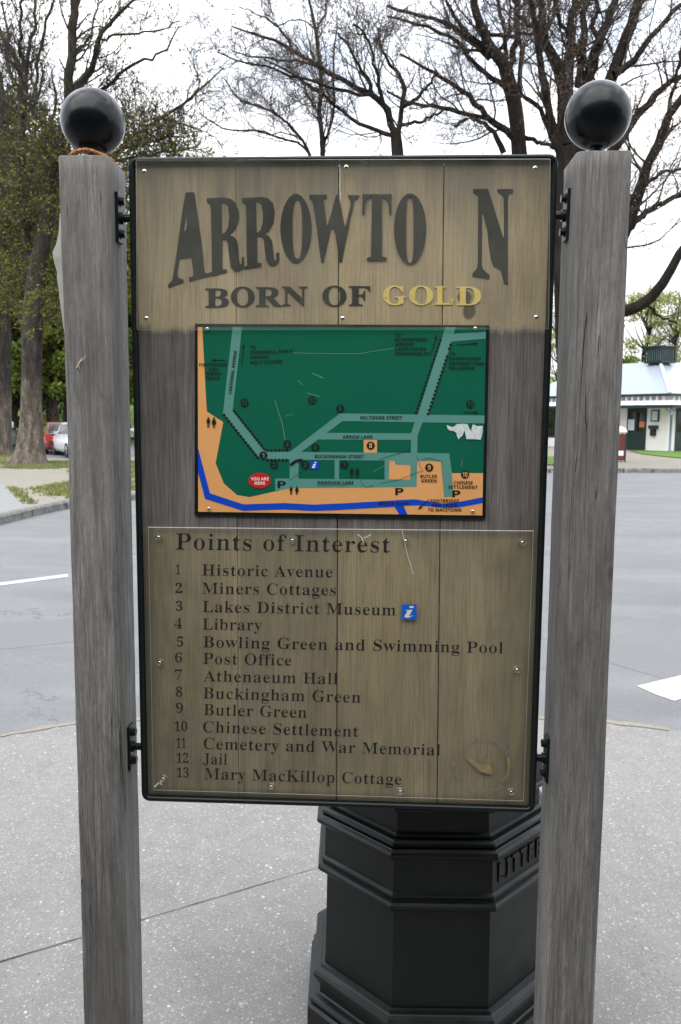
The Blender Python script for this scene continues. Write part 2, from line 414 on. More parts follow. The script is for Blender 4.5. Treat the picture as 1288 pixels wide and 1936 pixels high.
def make_mats():
    make_wood()
    t = NT('black_paint', .32, .3); n = t.noise(40, None, 5)
    t.col(t.mix(n, (.004, .007, .007), (.009, .014, .013))); t.set(Roughness=t.ramp(n, [(.3, .26), (.7, .42)])); t.bump(t.noise(300, None, 3), .05, .0005); MAT['black'] = t.m
    t = NT('ball_paint', .16, .26); n = t.noise(22, None, 6)
    t.col(t.mix(t.ramp(t.noise(9, t.obj((1, 1, .35)), 6), [(.6, 0.0), (.75, .4)]), (.006, .008, .010), (.03, .035, .04)))
    t.set(Roughness=t.ramp(n, [(.3, .15), (.7, .27)])); MAT['ball'] = t.m
    t = NT('bin_paint', .36, .38); n = t.noise(14, None, 6)
    sc = t.noise(90, None, 2); c = t.mix(n, (.003, .005, .005), (.008, .010, .010)); c = t.mix(t.ramp(sc, [(.72, 0.0), (.78, .25)]), c, (.10, .11, .11))
    t.col(c); t.set(Roughness=t.ramp(n, [(.3, .30), (.7, .50)])); t.bump(t.noise(60, None, 4), .06, .001); MAT['bin'] = t.m
    t = NT('letter_paint', .55, .3); n = t.noise(60, None, 5); t.col(t.mix(n, (.006, .008, .008), (.020, .021, .020))); MAT['letter'] = t.m
    t = NT('gold_paint', .55, .3); n = t.noise(70, None, 5); t.col(t.mix(t.ramp(n, [(.26, 0.0), (.38, 1.0)]), (.22, .13, .04), t.mix(n, (.60, .455, .12), (.72, .56, .175)))); MAT['gold'] = t.m
    t = NT('black_print', .6, .25); t.col((.008, .009, .009)); MAT['print'] = t.m
    # clear acrylic, slightly hazed by weather
    def acrylic(name, haze, hz_lo, hz_hi, tint):
        t = NT(name)
        tr = t.n('ShaderNodeBsdfTransparent'); tr.inputs[0].default_value = (*tint, 1)
        df = t.n('ShaderNodeBsdfDiffuse'); df.inputs[0].default_value = (.62, .60, .50, 1)
        gl = t.n('ShaderNodeBsdfGlossy'); gl.inputs['Roughness'].default_value = .12
        fr = t.n('ShaderNodeFresnel'); fr.inputs['IOR'].default_value = 1.35
        m1 = t.n('ShaderNodeMixShader'); m2 = t.n('ShaderNodeMixShader')
        hz = t.ramp(t.noise(5, t.obj((1, 1, .8)), 6, .6, .6), [(.3, hz_lo), (.7, hz_hi)])
        hz2 = t.math('ADD', hz, t.ramp(t.noise(38, t.obj((1, 1, .5)), 5), [(.5, 0.0), (.75, haze)]))
        t.put(m1.inputs[0], hz2); t.l(tr.outputs[0], m1.inputs[1]); t.l(df.outputs[0], m1.inputs[2])
        ge = t.n('ShaderNodeNewGeometry'); t.put(m2.inputs[0], t.math('MULTIPLY', fr.outputs[0], t.math('SUBTRACT', .8, t.math('MULTIPLY', ge.outputs['Backfacing'], .8)))); t.l(m1.outputs[0], m2.inputs[1]); t.l(gl.outputs[0], m2.inputs[2])
        t.l(m2.outputs[0], t.o.inputs['Surface']); return t.m
    MAT['sheet_hi'] = acrylic('hazed_acrylic', .03, .025, .095, (.95, .96, .93))
    MAT['sheet_lo'] = acrylic('clear_acrylic', .012, .008, .035, (.95, .96, .93))
    t = NT('acrylic_edge', .3); t.col((.62, .62, .55)); tr = t.n('ShaderNodeBsdfTransparent'); m = t.n('ShaderNodeMixShader'); m.inputs[0].default_value = .65
    t.l(tr.outputs[0], m.inputs[1]); t.l(t.b.outputs[0], m.inputs[2]); t.l(m.outputs[0], t.o.inputs['Surface']); MAT['edge'] = t.m
    t = NT('clear_spacer', .15); t.col((.5, .5, .46)); tr = t.n('ShaderNodeBsdfTransparent'); m = t.n('ShaderNodeMixShader'); m.inputs[0].default_value = .5
    t.l(tr.outputs[0], m.inputs[1]); t.l(t.b.outputs[0], m.inputs[2]); t.l(m.outputs[0], t.o.inputs['Surface']); MAT['spacer'] = t.m
    MAT['steel'] = plain('screw_steel', (.62, .62, .60), .28, .1, 200, 1.0)
    MAT['green'] = plain('map_green', (.004, .108, .060), .5, .10, 9)
    MAT['orange'] = plain('map_orange', (.70, .345, .125), .5, .06, 12)
    MAT['teal'] = plain('map_teal', (.095, .265, .225), .5, .08, 12)
    MAT['blue'] = plain('map_blue', (.006, .062, .50), .5, .08, 12)
    MAT['sticker'] = plain('sticker_blue', (.006, .115, .66), .5, .05, 20)
    MAT['red'] = plain('map_red', (.55, .018, .018), .4, .08, 40)
    MAT['white'] = plain('white_print', (.78, .78, .76), .5, .05, 40)
    MAT['grazed'] = plain('torn_sticker', (.56, .61, .61), .7, .5, 160)
    t = NT('scratch', .6); t.col((.45, .52, .48)); tr = t.n('ShaderNodeBsdfTransparent'); m = t.n('ShaderNodeMixShader'); m.inputs[0].default_value = .4
    t.l(tr.outputs[0], m.inputs[1]); t.l(t.b.outputs[0], m.inputs[2]); t.l(m.outputs[0], t.o.inputs['Surface']); MAT['scratch'] = t.m
    t = NT('ring_residue', .8); t.col((.20, .20, .21)); tr = t.n('ShaderNodeBsdfTransparent'); m = t.n('ShaderNodeMixShader')
    t.put(m.inputs[0], t.ramp(t.noise(60, None, 5), [(.42, 0.0), (.62, .65)]))
    t.l(tr.outputs[0], m.inputs[1]); t.l(t.b.outputs[0], m.inputs[2]); t.l(m.outputs[0], t.o.inputs['Surface']); MAT['ring'] = t.m
    MAT['peel'] = plain('peeled_patch', (.30, .215, .11), .9, .6, 120)
    MAT['sealant'] = plain('sealant', (.72, .74, .72), .5, .05)
    # rope
    t = NT('braided_rope', .7); w = t.n('ShaderNodeTexChecker'); w.inputs['Scale'].default_value = 150
    t.l(t.obj(), w.inputs['Vector']); t.col(t.mix(w.outputs['Fac'], (.36, .05, .025), (.42, .26, .07))); MAT['rope'] = t.m
    MAT['canvas'] = plain('pale_canvas', (.36, .37, .34), .9, .12, 60, 0, .2)
    MAT['straw'] = plain('dry_straw', (.60, .52, .33), .8)
    # exposed aggregate paving
    t = NT('aggregate_paving', .8, .3)
    wv = t.obj((1, 1, .2)); big = t.noise(1.1, None, 5, .6); mid = t.noise(9, None, 5, .65); fine = t.noise(260, None, 3)
    c = t.mix(big, (.21, .208, .203), (.285, .283, .276)); c = t.mix(t.ramp(mid, [(.35, .45), (.6, 0.0)]), c, (.19, .18, .165))
    c = t.mix(t.ramp(fine, [(.3, .6), (.6, 0.0)]), c, (.13, .125, .115))
    hs = None
    for sc, thr, seed in ((62, .40, 0), (120, .46, 3), (34, .20, 7), (200, .45, 5)):
        vec = t.obj((1, 1, 1), (seed*.37, seed*.71, 0))
        v = t.n('ShaderNodeTexVoronoi', feature='F1'); v.inputs['Scale'].default_value = sc; t.l(vec, v.inputs['Vector'])
        sp = t.n('ShaderNodeSeparateColor'); t.l(v.outputs['Color'], sp.inputs[0])
        rad = t.math('MULTIPLY', sp.outputs[0], thr)
        m = t.math('LESS_THAN', v.outputs['Distance'], rad)
        stone = t.ramp(sp.outputs[1], [(0.0, (.13, .14, .16)), (.2, (.22, .215, .21)), (.42, (.32, .305, .28)), (.68, (.38, .37, .345)), (.87, (.50, .49, .47)), (.94, (.66, .65, .63)), (.965, (.42, .28, .19)), (.985, (.55, .54, .50))], 'CONSTANT')
        c = t.mix(t.math('MULTIPLY', m, .62), c, stone)
    gv = t.voro(1.9, t.obj((1, 1, .1), (.3, .8, 0))); c = t.mix(t.math('MULTIPLY', t.math('LESS_THAN', gv, .040), .55), c, (.13, .13, .128))
    gv2 = t.voro(2.7, t.obj((1, 1, .1), (.9, .2, 0))); c = t.mix(t.math('MULTIPLY', t.math('LESS_THAN', gv2, .024), .6), c, (.10, .10, .10))
    sn = t.noise(2.2, t.obj((1, 1, .1), (4, 2, 0)), 6, .7, .8); c = t.mix(t.ramp(sn, [(.52, 0.0), (.72, .38)]), c, t.mix(1.0, c, (.66, .65, .63), 'MULTIPLY'))
    t.col(c); t.bump(mid, .2, .004); MAT['paving'] = t.m
    # asphalt
    t = NT('asphalt', .85, .3)
    b1 = t.noise(.55, t.obj((1, 2.2, 1)), 5, .6, .5); b2 = t.noise(3.5, None, 5, .7); f1 = t.noise(120, None, 3, .7); f2 = t.noise(33, None, 4, .8)
    c = t.ramp(b1, [(.3, (.165, .169, .176)), (.55, (.202, .206, .213)), (.75, (.236, .238, .242))])
    c = t.mix(t.ramp(b2, [(.35, .35), (.55, 0.0)]), c, (.165, .167, .172)); c = t.mix(t.ramp(f1, [(.3, .6), (.6, 0.0)]), c, (.11, .11, .11)); c = t.mix(t.ramp(f2, [(.55, 0.0), (.8, .5)]), c, (.36, .36, .35))
    cr = t.n('ShaderNodeTexVoronoi', feature='DISTANCE_TO_EDGE'); cr.inputs['Scale'].default_value = .42
    wv_ = t.n('ShaderNodeVectorMath', operation='ADD'); t.l(t.obj((1, 1, .1)), wv_.inputs[0]); t.l(t.noise(2.5, None, 5, .7, 0, True), wv_.inputs[1]); t.l(wv_.outputs[0], cr.inputs['Vector'])
    c = t.mix(t.math('MULTIPLY', t.math('LESS_THAN', cr.outputs['Distance'], .0045), t.ramp(b1, [(.45, .0), (.55, .6)])), c, (.075, .075, .075))
    tp = t.noise(1, t.obj((.12, 1.6, 1), (0, 3, 0)), 4, .6, .3); c = t.mix(t.ramp(tp, [(.48, 0.0), (.68, .35)]), c, t.mix(1.0, c, (.72, .73, .75), 'MULTIPLY'))
    t.col(c); t.bump(f1, .2, .002); MAT['asphalt'] = t.m
    t = NT('patched_asphalt', .85, .3); f1 = t.noise(110, None, 3, .7); b1 = t.noise(1.6, None, 5, .6)
    c = t.mix(b1, (.158, .162, .168), (.20, .203, .208)); t.col(t.mix(t.ramp(f1, [(.3, .55), (.6, 0.0)]), c, (.11, .11, .11))); t.bump(f1, .2, .002); MAT['asphalt2'] = t.m
    MAT['dirt'] = plain('gutter_grit', (.24, .215, .17), .9, .35, 45, 0, .2)
    t = NT('road_paint', .7, .3); n = t.noise(25, None, 6, .7); t.col(t.mix(t.ramp(n, [(.30, 0.0), (.45, 1.0)]), (.30, .30, .295), (.56, .56, .545))); MAT['paint'] = t.m
    # gravel verge with grass wear
    t = NT('verge', .95, .2)
    b = t.noise(1.3, None, 5, .6); f = t.noise(60, None, 4, .7)
    c = t.mix(b, (.215, .20, .168), (.30, .28, .24)); c = t.mix(t.ramp(f, [(.3, .55), (.6, 0.0)]), c, (.16, .145, .11)); t.col(c); t.bump(f, .3, .01); MAT['verge'] = t.m
    MAT['concrete'] = plain('pale_concrete', (.22, .22, .216), .85, .12, 14, 0, .1)
    MAT['joint'] = plain('joint_dirt', (.055, .05, .042), .95, .3, 60)
    t = NT('kerb_stone', .9, .2); n = t.noise(7, None, 6, .65); t.col(t.ramp(n, [(.3, (.09, .09, .088)), (.55, (.19, .188, .18)), (.75, (.28, .275, .26))])); t.bump(n, .5, .02); MAT['kerb'] = t.m
    t = NT('grass_blades', .8, .2); g = t.n('ShaderNodeNewGeometry'); t.col(t.ramp(g.outputs['Random Per Island'], [(0, (.09, .125, .03)), (.5, (.145, .18, .05)), (.8, (.26, .25, .095)), (1, (.33, .29, .16))])); MAT['blade'] = t.m
    t = NT('lawn', .9, .2); n = t.noise(.9, None, 5, .6); f = t.noise(45, None, 3, .7); c = t.mix(n, (.085, .165, .022), (.125, .215, .035)); t.col(t.mix(t.ramp(f, [(.3, .5), (.6, 0.0)]), c, (.05, .10, .015))); MAT['lawn'] = t.m
    t = NT('park_ground', .95, .2); n = t.noise(.22, None, 6, .65); f = t.noise(8, None, 4, .7); t.col(t.mix(t.ramp(f, [(.3, .4), (.6, 0.0)]), t.ramp(n, [(.35, (.11, .15, .035)), (.55, (.15, .165, .06)), (.7, (.20, .18, .12))]), (.07, .09, .03))); MAT['earth'] = t.m
    # bark and leaves
    def bark(name, c0, c1, c2, sc=7):
        t = NT(name, .95, .15); n = t.noise(1, t.obj((sc, sc, sc*.22)), 6, .7, 1.0); n2 = t.noise(1, t.obj((sc*5, sc*5, sc*1.4)), 4, .7)
        n3 = t.noise(1.1, None, 4, .6)
        c = t.ramp(n, [(.32, c0), (.5, c1), (.68, c2)]); c = t.mix(t.ramp(n2, [(.34, .7), (.55, 0.0)]), c, tuple(x*.35 for x in c0))
        c = t.mix(t.ramp(n3, [(.52, 0.0), (.66, .5)]), c, (c1[0]*1.35, c1[1]*1.05, c1[2]*.8))
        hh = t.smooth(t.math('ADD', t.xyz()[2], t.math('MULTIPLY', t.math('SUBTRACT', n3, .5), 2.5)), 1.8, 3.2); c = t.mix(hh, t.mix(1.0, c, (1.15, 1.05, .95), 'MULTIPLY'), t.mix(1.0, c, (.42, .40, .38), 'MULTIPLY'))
        t.col(c); t.bump(n, .8, .05); return t.m
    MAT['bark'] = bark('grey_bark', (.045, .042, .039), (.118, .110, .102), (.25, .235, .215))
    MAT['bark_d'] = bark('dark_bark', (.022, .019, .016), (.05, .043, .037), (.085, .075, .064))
    MAT['twig'] = plain('twig_bark', (.040, .031, .026), .9, .3, 8)
    def leaf(name, stops, tr=.35):
        t = NT(name, .7, .2); g = t.n('ShaderNodeNewGeometry'); c = t.ramp(g.outputs['Random Per Island'], stops); t.col(c)
        tl = t.n('ShaderNodeBsdfTranslucent'); t.l(c, tl.inputs[0]); m = t.n('ShaderNodeMixShader'); m.inputs[0].default_value = tr
        t.l(t.b.outputs[0], m.inputs[1]); t.l(tl.outputs[0], m.inputs[2]); t.l(m.outputs[0], t.o.inputs['Surface']); return t.m
    MAT['bud'] = leaf('brown_buds', [(0, (.07, .042, .028)), (.5, (.15, .098, .066)), (.85, (.24, .165, .112)), (1, (.30, .22, .14))], .2)
    MAT['young'] = leaf('olive_young_leaves', [(0, (.058, .070, .014)), (.4, (.115, .130, .024)), (.75, (.185, .195, .040)), (1, (.235, .215, .07))])
    MAT['leaf_d'] = leaf('deep_green_leaves', [(0, (.016, .030, .007)), (.5, (.035, .060, .012)), (.8, (.085, .125, .018)), (1, (.14, .175, .03))], .3)
    MAT['leaf_m'] = leaf('mid_green_leaves', [(0, (.05, .08, .012)), (.5, (.095, .14, .02)), (.8, (.15, .20, .03)), (1, (.22, .25, .055))], .4)
    MAT['leaf_y'] = leaf('spring_yellow_leaves', [(0, (.16, .19, .045)), (.5, (.25, .27, .075)), (.8, (.33, .34, .12)), (1, (.40, .38, .17))], .45)
    # building
    MAT['render'] = plain('white_render', (.82, .80, .80), .85, .05, 6, 0, .08)
    t = NT('pale_roof_iron', .35, .5); w = t.n('ShaderNodeTexWave', wave_type='BANDS', bands_direction='X'); w.inputs['Scale'].default_value = 4.2
    t.l(t.obj(), w.inputs['Vector']); t.col(t.mix(t.noise(2, None, 4), (.27, .315, .365), (.31, .355, .405))); MAT['roof'] = t.m
    MAT['dkgreen'] = plain('dark_green_paint', (.008, .028, .024), .4, .2)
    MAT['bluegrey'] = plain('blue_grey_paint', (.13, .17, .21), .5, .1)
    t = NT('dark_glass', .06, .5); t.col((.008, .010, .010)); MAT['glass'] = t.m
    MAT['paper'] = plain('poster_paper', (.55, .62, .68), .7, .25, 9)
    MAT['poster'] = plain('orange_poster', (.62, .20, .08), .7, .5, 7)
    MAT['brick'] = plain('brick_red_paint', (.13, .022, .016), .6, .25, 30)
    MAT['lid'] = plain('white_enamel', (.72, .72, .74), .35, .05)
    for k, c in dict(silver=(.36, .37, .38), maroon=(.19, .014, .018), carwhite=(.72, .74, .75), cream=(.60, .57, .46)).items():
        t = NT(k+'_car_paint', .28, .5); t.col(c); t.set(Coat_Weight=.6, Coat_Roughness=.06); MAT[k] = t.m
    MAT['tyre'] = plain('tyre_rubber', (.018, .018, .019), .85, .2)
    MAT['rim'] = plain('wheel_rim', (.30, .31, .32), .35, .1, 30, .8)
    t = NT('tail_lamp', .2); t.col((.62, .03, .015)); MAT['lamp_r'] = t.m
    t = NT('head_lamp', .1); t.col((.75, .76, .74)); MAT['lamp_w'] = t.m
make_mats()

# ------------------------------------------------------------------ ground, road, pavements
def sheet(name, poly, z, m, parent=None, thick=0.0, kind='structure'):
    V, Fc = fill2d([np.array([p[:2] for p in poly])])
    mb = MB(); mb.add([(p[0], p[1], z) for p in V], Fc)
    if thick:
        n = len(poly)
        mb.add([(p[0], p[1], z) for p in poly]+[(p[0], p[1], z-thick) for p in poly], [(i, (i+1) % n, n+(i+1) % n, n+i) for i in range(n)])
    o = mb.build(name, m, parent)
    if kind: o['kind'] = kind
    return o
G = lambda u, v: pz(u, v, 0.0)
g = MB(); g.add([(-400, -300, -.06), (400, -300, -.06), (400, 700, -.06), (-400, 700, -.06)], [(0, 1, 2, 3)])
g.build('ground', MAT['earth'])['kind'] = 'structure'
# the road, one sheet, to beyond the far kerbs
sheet('road', [(-60, 1.2), (60, 1.2), (60, 26.6), (9, 26.6), (2, 30), (0, 80), (-60, 80)], -.016, MAT['asphalt'])
edge = [G(-700, 1510), G(0, 1392), G(70, 1380), G(140, 1369), G(420, 1352), G(720, 1350), G(1000, 1357), G(1150, 1367), G(1288, 1383), G(2000, 1470)]
edge[0] = np.array([-12, .6, 0]); edge[-1] = np.array([12, 1.4, 0])
sheet('pavement', [(-12, -14), (12, -14)]+[(p[0], p[1]) for p in edge[::-1]], 0.0, MAT['paving'], thick=.04)
# grit lying along the edge of the paving
rg = random.Random(4)
band = []
for p, q in zip(edge[1:-1], edge[2:-1]):
    for k in range(6): band.append(p+(q-p)*k/6)
nb = len(band)
gr = [(p[0], p[1]+.012+.045*rg.random()) for p in band]+[(p[0], p[1]-.004-.02*rg.random()) for p in band[::-1]]
sheet('gutter_grit', gr, .004, MAT['dirt'])['kind'] = 'stuff'
# control joint across the paving
j0, j1 = G(-60, 1837), G(640, 1629.5)
jp = [j0+(j1-j0)*t for t in np.linspace(0, 1, 26)]
nrm = np.array([-(j1-j0)[1], (j1-j0)[0], 0]); nrm /= np.linalg.norm(nrm)
jt = [p+nrm*(.0026*(1-.55*i/25)+rg.uniform(-.001, .001)) for i, p in enumerate(jp)]+[p-nrm*(.0026*(1-.55*i/25)+rg.uniform(-.001, .001)) for i, p in reversed(list(enumerate(jp)))]
sheet('pavement_joint', jt, .003, MAT['joint'])
# road markings and patches
sheet('road_marking', [G(-60, 1107), G(128, 1083), G(128, 1088), G(-60, 1112)], -.0125, MAT['paint'])
sheet('road_marking', [G(1205, 1293), G(1268, 1278), G(1420, 1243), G(1440, 1262), G(1276, 1321), G(1240, 1309)], -.0125, MAT['paint'])
sheet('road_patch', [G(700, 1234), G(1160, 1197), G(1310, 1168), G(1700, 1120), G(1900, 1300), G(1500, 1330), G(1290, 1290), G(1150, 1248), G(1000, 1262), G(800, 1300)], -.0146, MAT['asphalt2'])
sheet('road_patch', [G(-200, 1240), G(20, 1222), G(240, 1200), G(500, 1180), G(520, 1150), G(240, 1158), G(-200, 1190)], -.0146, MAT['asphalt2'])

# left corner island: kerb, verge, grass
isl = [G(-600, 1120), G(-200, 1025), G(0, 991), G(62, 975), G(126, 961), G(180, 953), G(245, 945), G(330, 936), G(430, 924), G(500, 905), G(520, 885), G(505, 872), G(420, 868), G(245, 868), G(130, 873), G(60, 868), G(-60, 866), G(-900, 900)]
sheet('verge', isl, .10, MAT['verge'])
def kerb(name, pts, h=.115, w=.16, ln=.55, seed=1):
    r = random.Random(seed); mb = MB()
    for a, b in zip(pts, pts[1:]):
        d = b-a; n = max(1, int(np.linalg.norm(d[:2])/ln)); t = d/np.linalg.norm(d); nn = np.array([-t[1], t[0], 0])
        for i in range(n):
            p = a+d*(i+.015)/n; q = a+d*(i+.985)/n; hh = h+r.uniform(-.012, .012); e = r.uniform(-.012, .012)
            A = [p+nn*e, q+nn*e, q+nn*(w+e), p+nn*(w+e)]; c = .03
            B = [p+nn*(e+c)+t*c*.4, q+nn*(e+c)-t*c*.4, q+nn*(w+e), p+nn*(w+e)]
            mb.loft([[(x[0], x[1], -.03) for x in A], [(x[0], x[1], hh-.035) for x in A], [(x[0], x[1], hh) for x in B]], 0, True, False, True)
    o = mb.build(name, MAT['kerb']); o['kind'] = 'structure'; return o
kerb('kerb', isl[0:13], .125, .18, .6, 3)
sheet('path', [G(-700, 1090), G(-200, 1012), G(-20, 985), G(30, 977), G(64, 969), G(40, 950), G(0, 920), G(-120, 905), G(-900, 960)], .106, MAT['concrete'])
rr = random.Random(11)
def tufts(name, places, n, h, label=None):
    V = []; Fq = []
    for cx, cy, rx, ry, w in places:
        for _ in range(int(n*w)):
            a = rr.uniform(0, 6.283); q = math.sqrt(rr.random()); x = cx+rx*q*math.cos(a); y = cy+ry*q*math.sin(a)
            for k in range(3):
                b = rr.uniform(0, 6.283); l = h*rr.uniform(.5, 1.2); ww = .012*rr.uniform(.7, 1.4); tx, ty = rr.uniform(-.6, .6)*l, rr.uniform(-.6, .6)*l
                c, s = math.cos(b)*ww, math.sin(b)*ww; i = len(V)
                ox, oy = x+rr.uniform(-.04, .04), y+rr.uniform(-.04, .04)
                V += [(ox-c, oy-s, places_z), (ox+c, oy+s, places_z), (ox+tx, oy+ty, places_z+l)]; Fq.append((i, i+1, i+2))
    o = np_mesh(name, V, Fq, MAT['blade']); o['kind'] = 'stuff'; return o
places_z = .10
pl = []
for _ in range(60):      # worn patch by the kerb
    q_ = rr.random()**.6; p = G(64+q_*90, 936+rr.uniform(-1, 1)*(3+17*q_)); pl.append((p[0], p[1], rr.uniform(.12, .38), rr.uniform(.10, .32), rr.uniform(.1, .5)*(.3+.7*q_)))
for _ in range(110):     # strip under the trees
    p = G(rr.uniform(14, 260), rr.uniform(879, 892)); pl.append((p[0], p[1], rr.uniform(.3, .8), rr.uniform(.2, .7), 1.0))
for _ in range(80):      # towards the right, behind the sign
    p = G(rr.uniform(150, 500), rr.uniform(880, 935)); pl.append((p[0], p[1], rr.uniform(.3, .8), rr.uniform(.3, .7), 1.0))
for _ in range(24):
    p = G(rr.uniform(-120, 22), rr.uniform(868, 880)); pl.append((p[0], p[1], rr.uniform(.3, .8), rr.uniform(.3, .7), 1.0))
for _ in range(10):
    p = G(22+40*_/10+rr.uniform(-2, 2), 932+34*_/10); pl.append((p[0], p[1], .12, .12, .25))
tufts('grass', pl, 75, .07)
# right side pavement, kerb, lawn
GH = lambda u, v: pz(u, v, .13)
rk = [G(2600, 900), G(1500, 893), G(1288, 893), G(1180, 893), G(1100, 894), G(1040, 893), G(950, 891.5), G(840, 889), G(720, 885), G(620, 878), G(575, 868), G(560, 855)]
sheet('far_pavement', [(70, 27.2)]+[(p[0], p[1]) for p in rk[1:]]+[G(556, 842)[:2], (-6, 80), (75, 80)], .10, MAT['verge'])
kerb('kerb', rk[::-1], .125, .2, .9, 5)
lw = [GH(1190, 852.5), GH(1215, 858), GH(1250, 862), GH(1288, 865.5), GH(1400, 872), GH(1500, 872), GH(1480, 858), GH(1350, 852), GH(1280, 849.5), GH(1230, 849.5)]
sheet('lawn', lw, .13, MAT['lawn'])
sheet('lawn', [GH(1000, 880), GH(1066, 877), GH(1066, 863), GH(1010, 862), GH(960, 866)], .13, MAT['lawn'])
# park bank behind the parked cars
hb = []
for i in range(41):
    x = -90+i*3.0
    row = []
    for k, (yy, zz) in enumerate(((50, -.05), (54, .4), (60, 1.7), (68, 3.2), (80, 4.4), (110, 7.0), (150, 9))):
        row.append((x, yy+math.sin(i*.7+k)*.6, zz+math.sin(i*.43+k*1.7)*.12*(k > 0)))
    hb.append(row)
mb = MB(); mb.loft(hb, 0, False, smooth=True); o = mb.build('hill', MAT['lawn']); o['kind'] = 'structure'

# ------------------------------------------------------------------ the town sign
Z0, ZT = .8115, .8115+1.4332
SIGN = empty('town_sign', (0, .0125, 0), 0, 'weathered timber town sign with map and black ball finials on two posts', 'sign')
def timber_post(x0, x1, inner):
    mb = MB(); y0, y1, r, zt = -.05, .075, .009, 2.236
    ring = []
    ri = .017; ra_, rb_ = (.004, ri) if inner > 0 else (ri, .004)
    for cx, cy, a0, q in ((x1-.004, y1-.004, 0, .004), (x0+.004, y1-.004, 90, .004), (x0+ra_, y0+ra_, 180, ra_), (x1-rb_, y0+rb_, 270, rb_)):
        for k in range(7):
            a = math.radians(a0+k*15); ring.append((cx+q*math.cos(a), cy+q*math.sin(a)))
    zs = list(np.linspace(0, zt-.003, 70)); rj = np.random.default_rng(7 if inner > 0 else 9)
    n_ = len(ring); jit = np.cumsum(rj.normal(size=(70, 4))*.00022, axis=0); jit -= np.linspace(0, 1, 70)[:, None]*jit[-1]
    cm = [min(3, i//7) for i in range(n_)]
    rings = [[(p[0]+jit[k, cm[i]]+rj.normal()*.00008, p[1]+jit[k, (cm[i]+1) % 4], z) for i, p in enumerate(ring)] for k, z in enumerate(zs)]
    cx, cy = (x0+x1)/2, (y0+y1)/2
    rings.append([(cx+(p[0]-cx)*.965, cy+(p[1]-cy)*.97, zt) for p in ring])
    mb.loft(rings, 0, True, False, True); mb.sm = [len(f) == 4 for f in mb.f]
    return mb.build('post', MAT['post'], SIGN)
XL0, XL1, XR0, XR1 = -.5845, -.4815, .4795, .5890
post_l = timber_post(XL0, XL1, 1); post_r = timber_post(XR0, XR1, -1)
for cx, cz, post in ((-.5305, 2.3215, post_l), (.5325, 2.3235, post_r)):
    mb = MB(); mb.sphere((cx, .0125, cz), .0672, 48, 28); b = mb.build('ball_finial', MAT['ball'], post)
    mb = MB(); mb.tube([(cx, .0125, 2.236), (cx, .0125, 2.285)], .014, 12); mb.build('finial_stem', MAT['black'], post)
    mb = MB(); mb.bbox(cx-.024, cx+.026, -.004, .03, 2.2365, 2.2475, .002); mb.build('packing_block', MAT['sealant'], post)
# black metal frame
def rrect(x0, x1, z0, z1, r, off, n=6):
    x0 += off; x1 -= off; z0 += off; z1 -= off; r = max(r-off, .001); out = []
    for cx, cz, a0 in ((x1-r, z1-r, 0), (x0+r, z1-r, 90), (x0+r, z0+r, 180), (x1-r, z0+r, 270)):
        for k in range(n+1):
            a = math.radians(a0+90*k/n); out.append((cx+r*math.cos(a), cz+r*math.sin(a)))
    return out
mb = MB()
prof = [(.0015, .022), (0, .018), (0, .000), (.0012, -.0035), (.004, -.006), (.008, -.006), (.0112, -.0035), (.0125, 0), (.0125, .022)]
mb.loft([[(p[0], y, p[1]) for p in rrect(-.452, .452, Z0, ZT, .020, o)] for o, y in prof], 0, True, smooth=True)
mb.build('frame', MAT['black'], SIGN)
# planked board
mb = MB()
xs = [-.4393, py(446, 300, .006)[0], py(641, 300, .006)[0], py(840, 300, .006)[0], .4393]
xb = [-.4393, py(450, 1300, .006)[0], py(638, 1300, .006)[0], py(829, 1400, .006)[0], .4393]
for i in range(4):
    gp = (.0, .0004, .0011, .0011, .0)
    a, b = xs[i]+gp[i], xs[i+1]-gp[i+1]; a2, b2 = xb[i]+gp[i], xb[i+1]-gp[i+1]; bv = .0008
    zt, zb, yf, yk = ZT-.0125, Z0+.0125, .006, .026
    mb.loft([[(a, yk, zt), (b, yk, zt), (b2, yk, zb), (a2, yk, zb)], [(a, yf+bv, zt), (b, yf+bv, zt), (b2, yf+bv, zb), (a2, yf+bv, zb)],
             [(a+bv, yf, zt-bv), (b-bv, yf, zt-bv), (b2-bv, yf, zb+bv), (a2+bv, yf, zb+bv)]], 0, True, True, True)
mb.box(-.4393, .4393, .0262, .030, Z0+.0125, ZT-.0125, 1)
board = mb.build('board', [MAT['board'], MAT['black']], SIGN)
# brackets between posts and frame
def bracket(xp, xf, z):
    s = 1 if xf > xp else -1
    mb = MB(); a, b = sorted((xp-s*.0005, xp+s*.007)); mb.bbox(a, b, -.006, .031, z-.052, z+.052, .0015)
    pl_ = mb.build('bracket', MAT['black'], SIGN)
    mb = MB(); mb.tube([(xp+s*.006, .0125, z), (xf+s*.004, .0125, z)], .0085, 14); mb.tube([(xp+s*.006, .0125, z), (xp+s*.014, .0125, z)], .0125, 14); mb.build('rod', MAT['black'], pl_)
    for dz in (.035, -.033):
        mb = MB(); mb.tube([(xp+s*.006, .0125, z+dz), (xp+s*.0085, .0125, z+dz)], .0115, 14, smooth=False)
        mb.tube([(xp+s*.008, .0125, z+dz), (xp+s*.0165, .0125, z+dz)], .0088, 6, smooth=False); mb.build('bolt', MAT['black'], pl_)
bracket(XL1, -.452, py(240, 413, .0125)[2]); bracket(XR0, .452, py(1064, 408, .0125)[2])
bracket(XL1, -.452, py(256, 1411, .0125)[2]); bracket(XR0, .452, py(1026, 1433, .0125)[2])

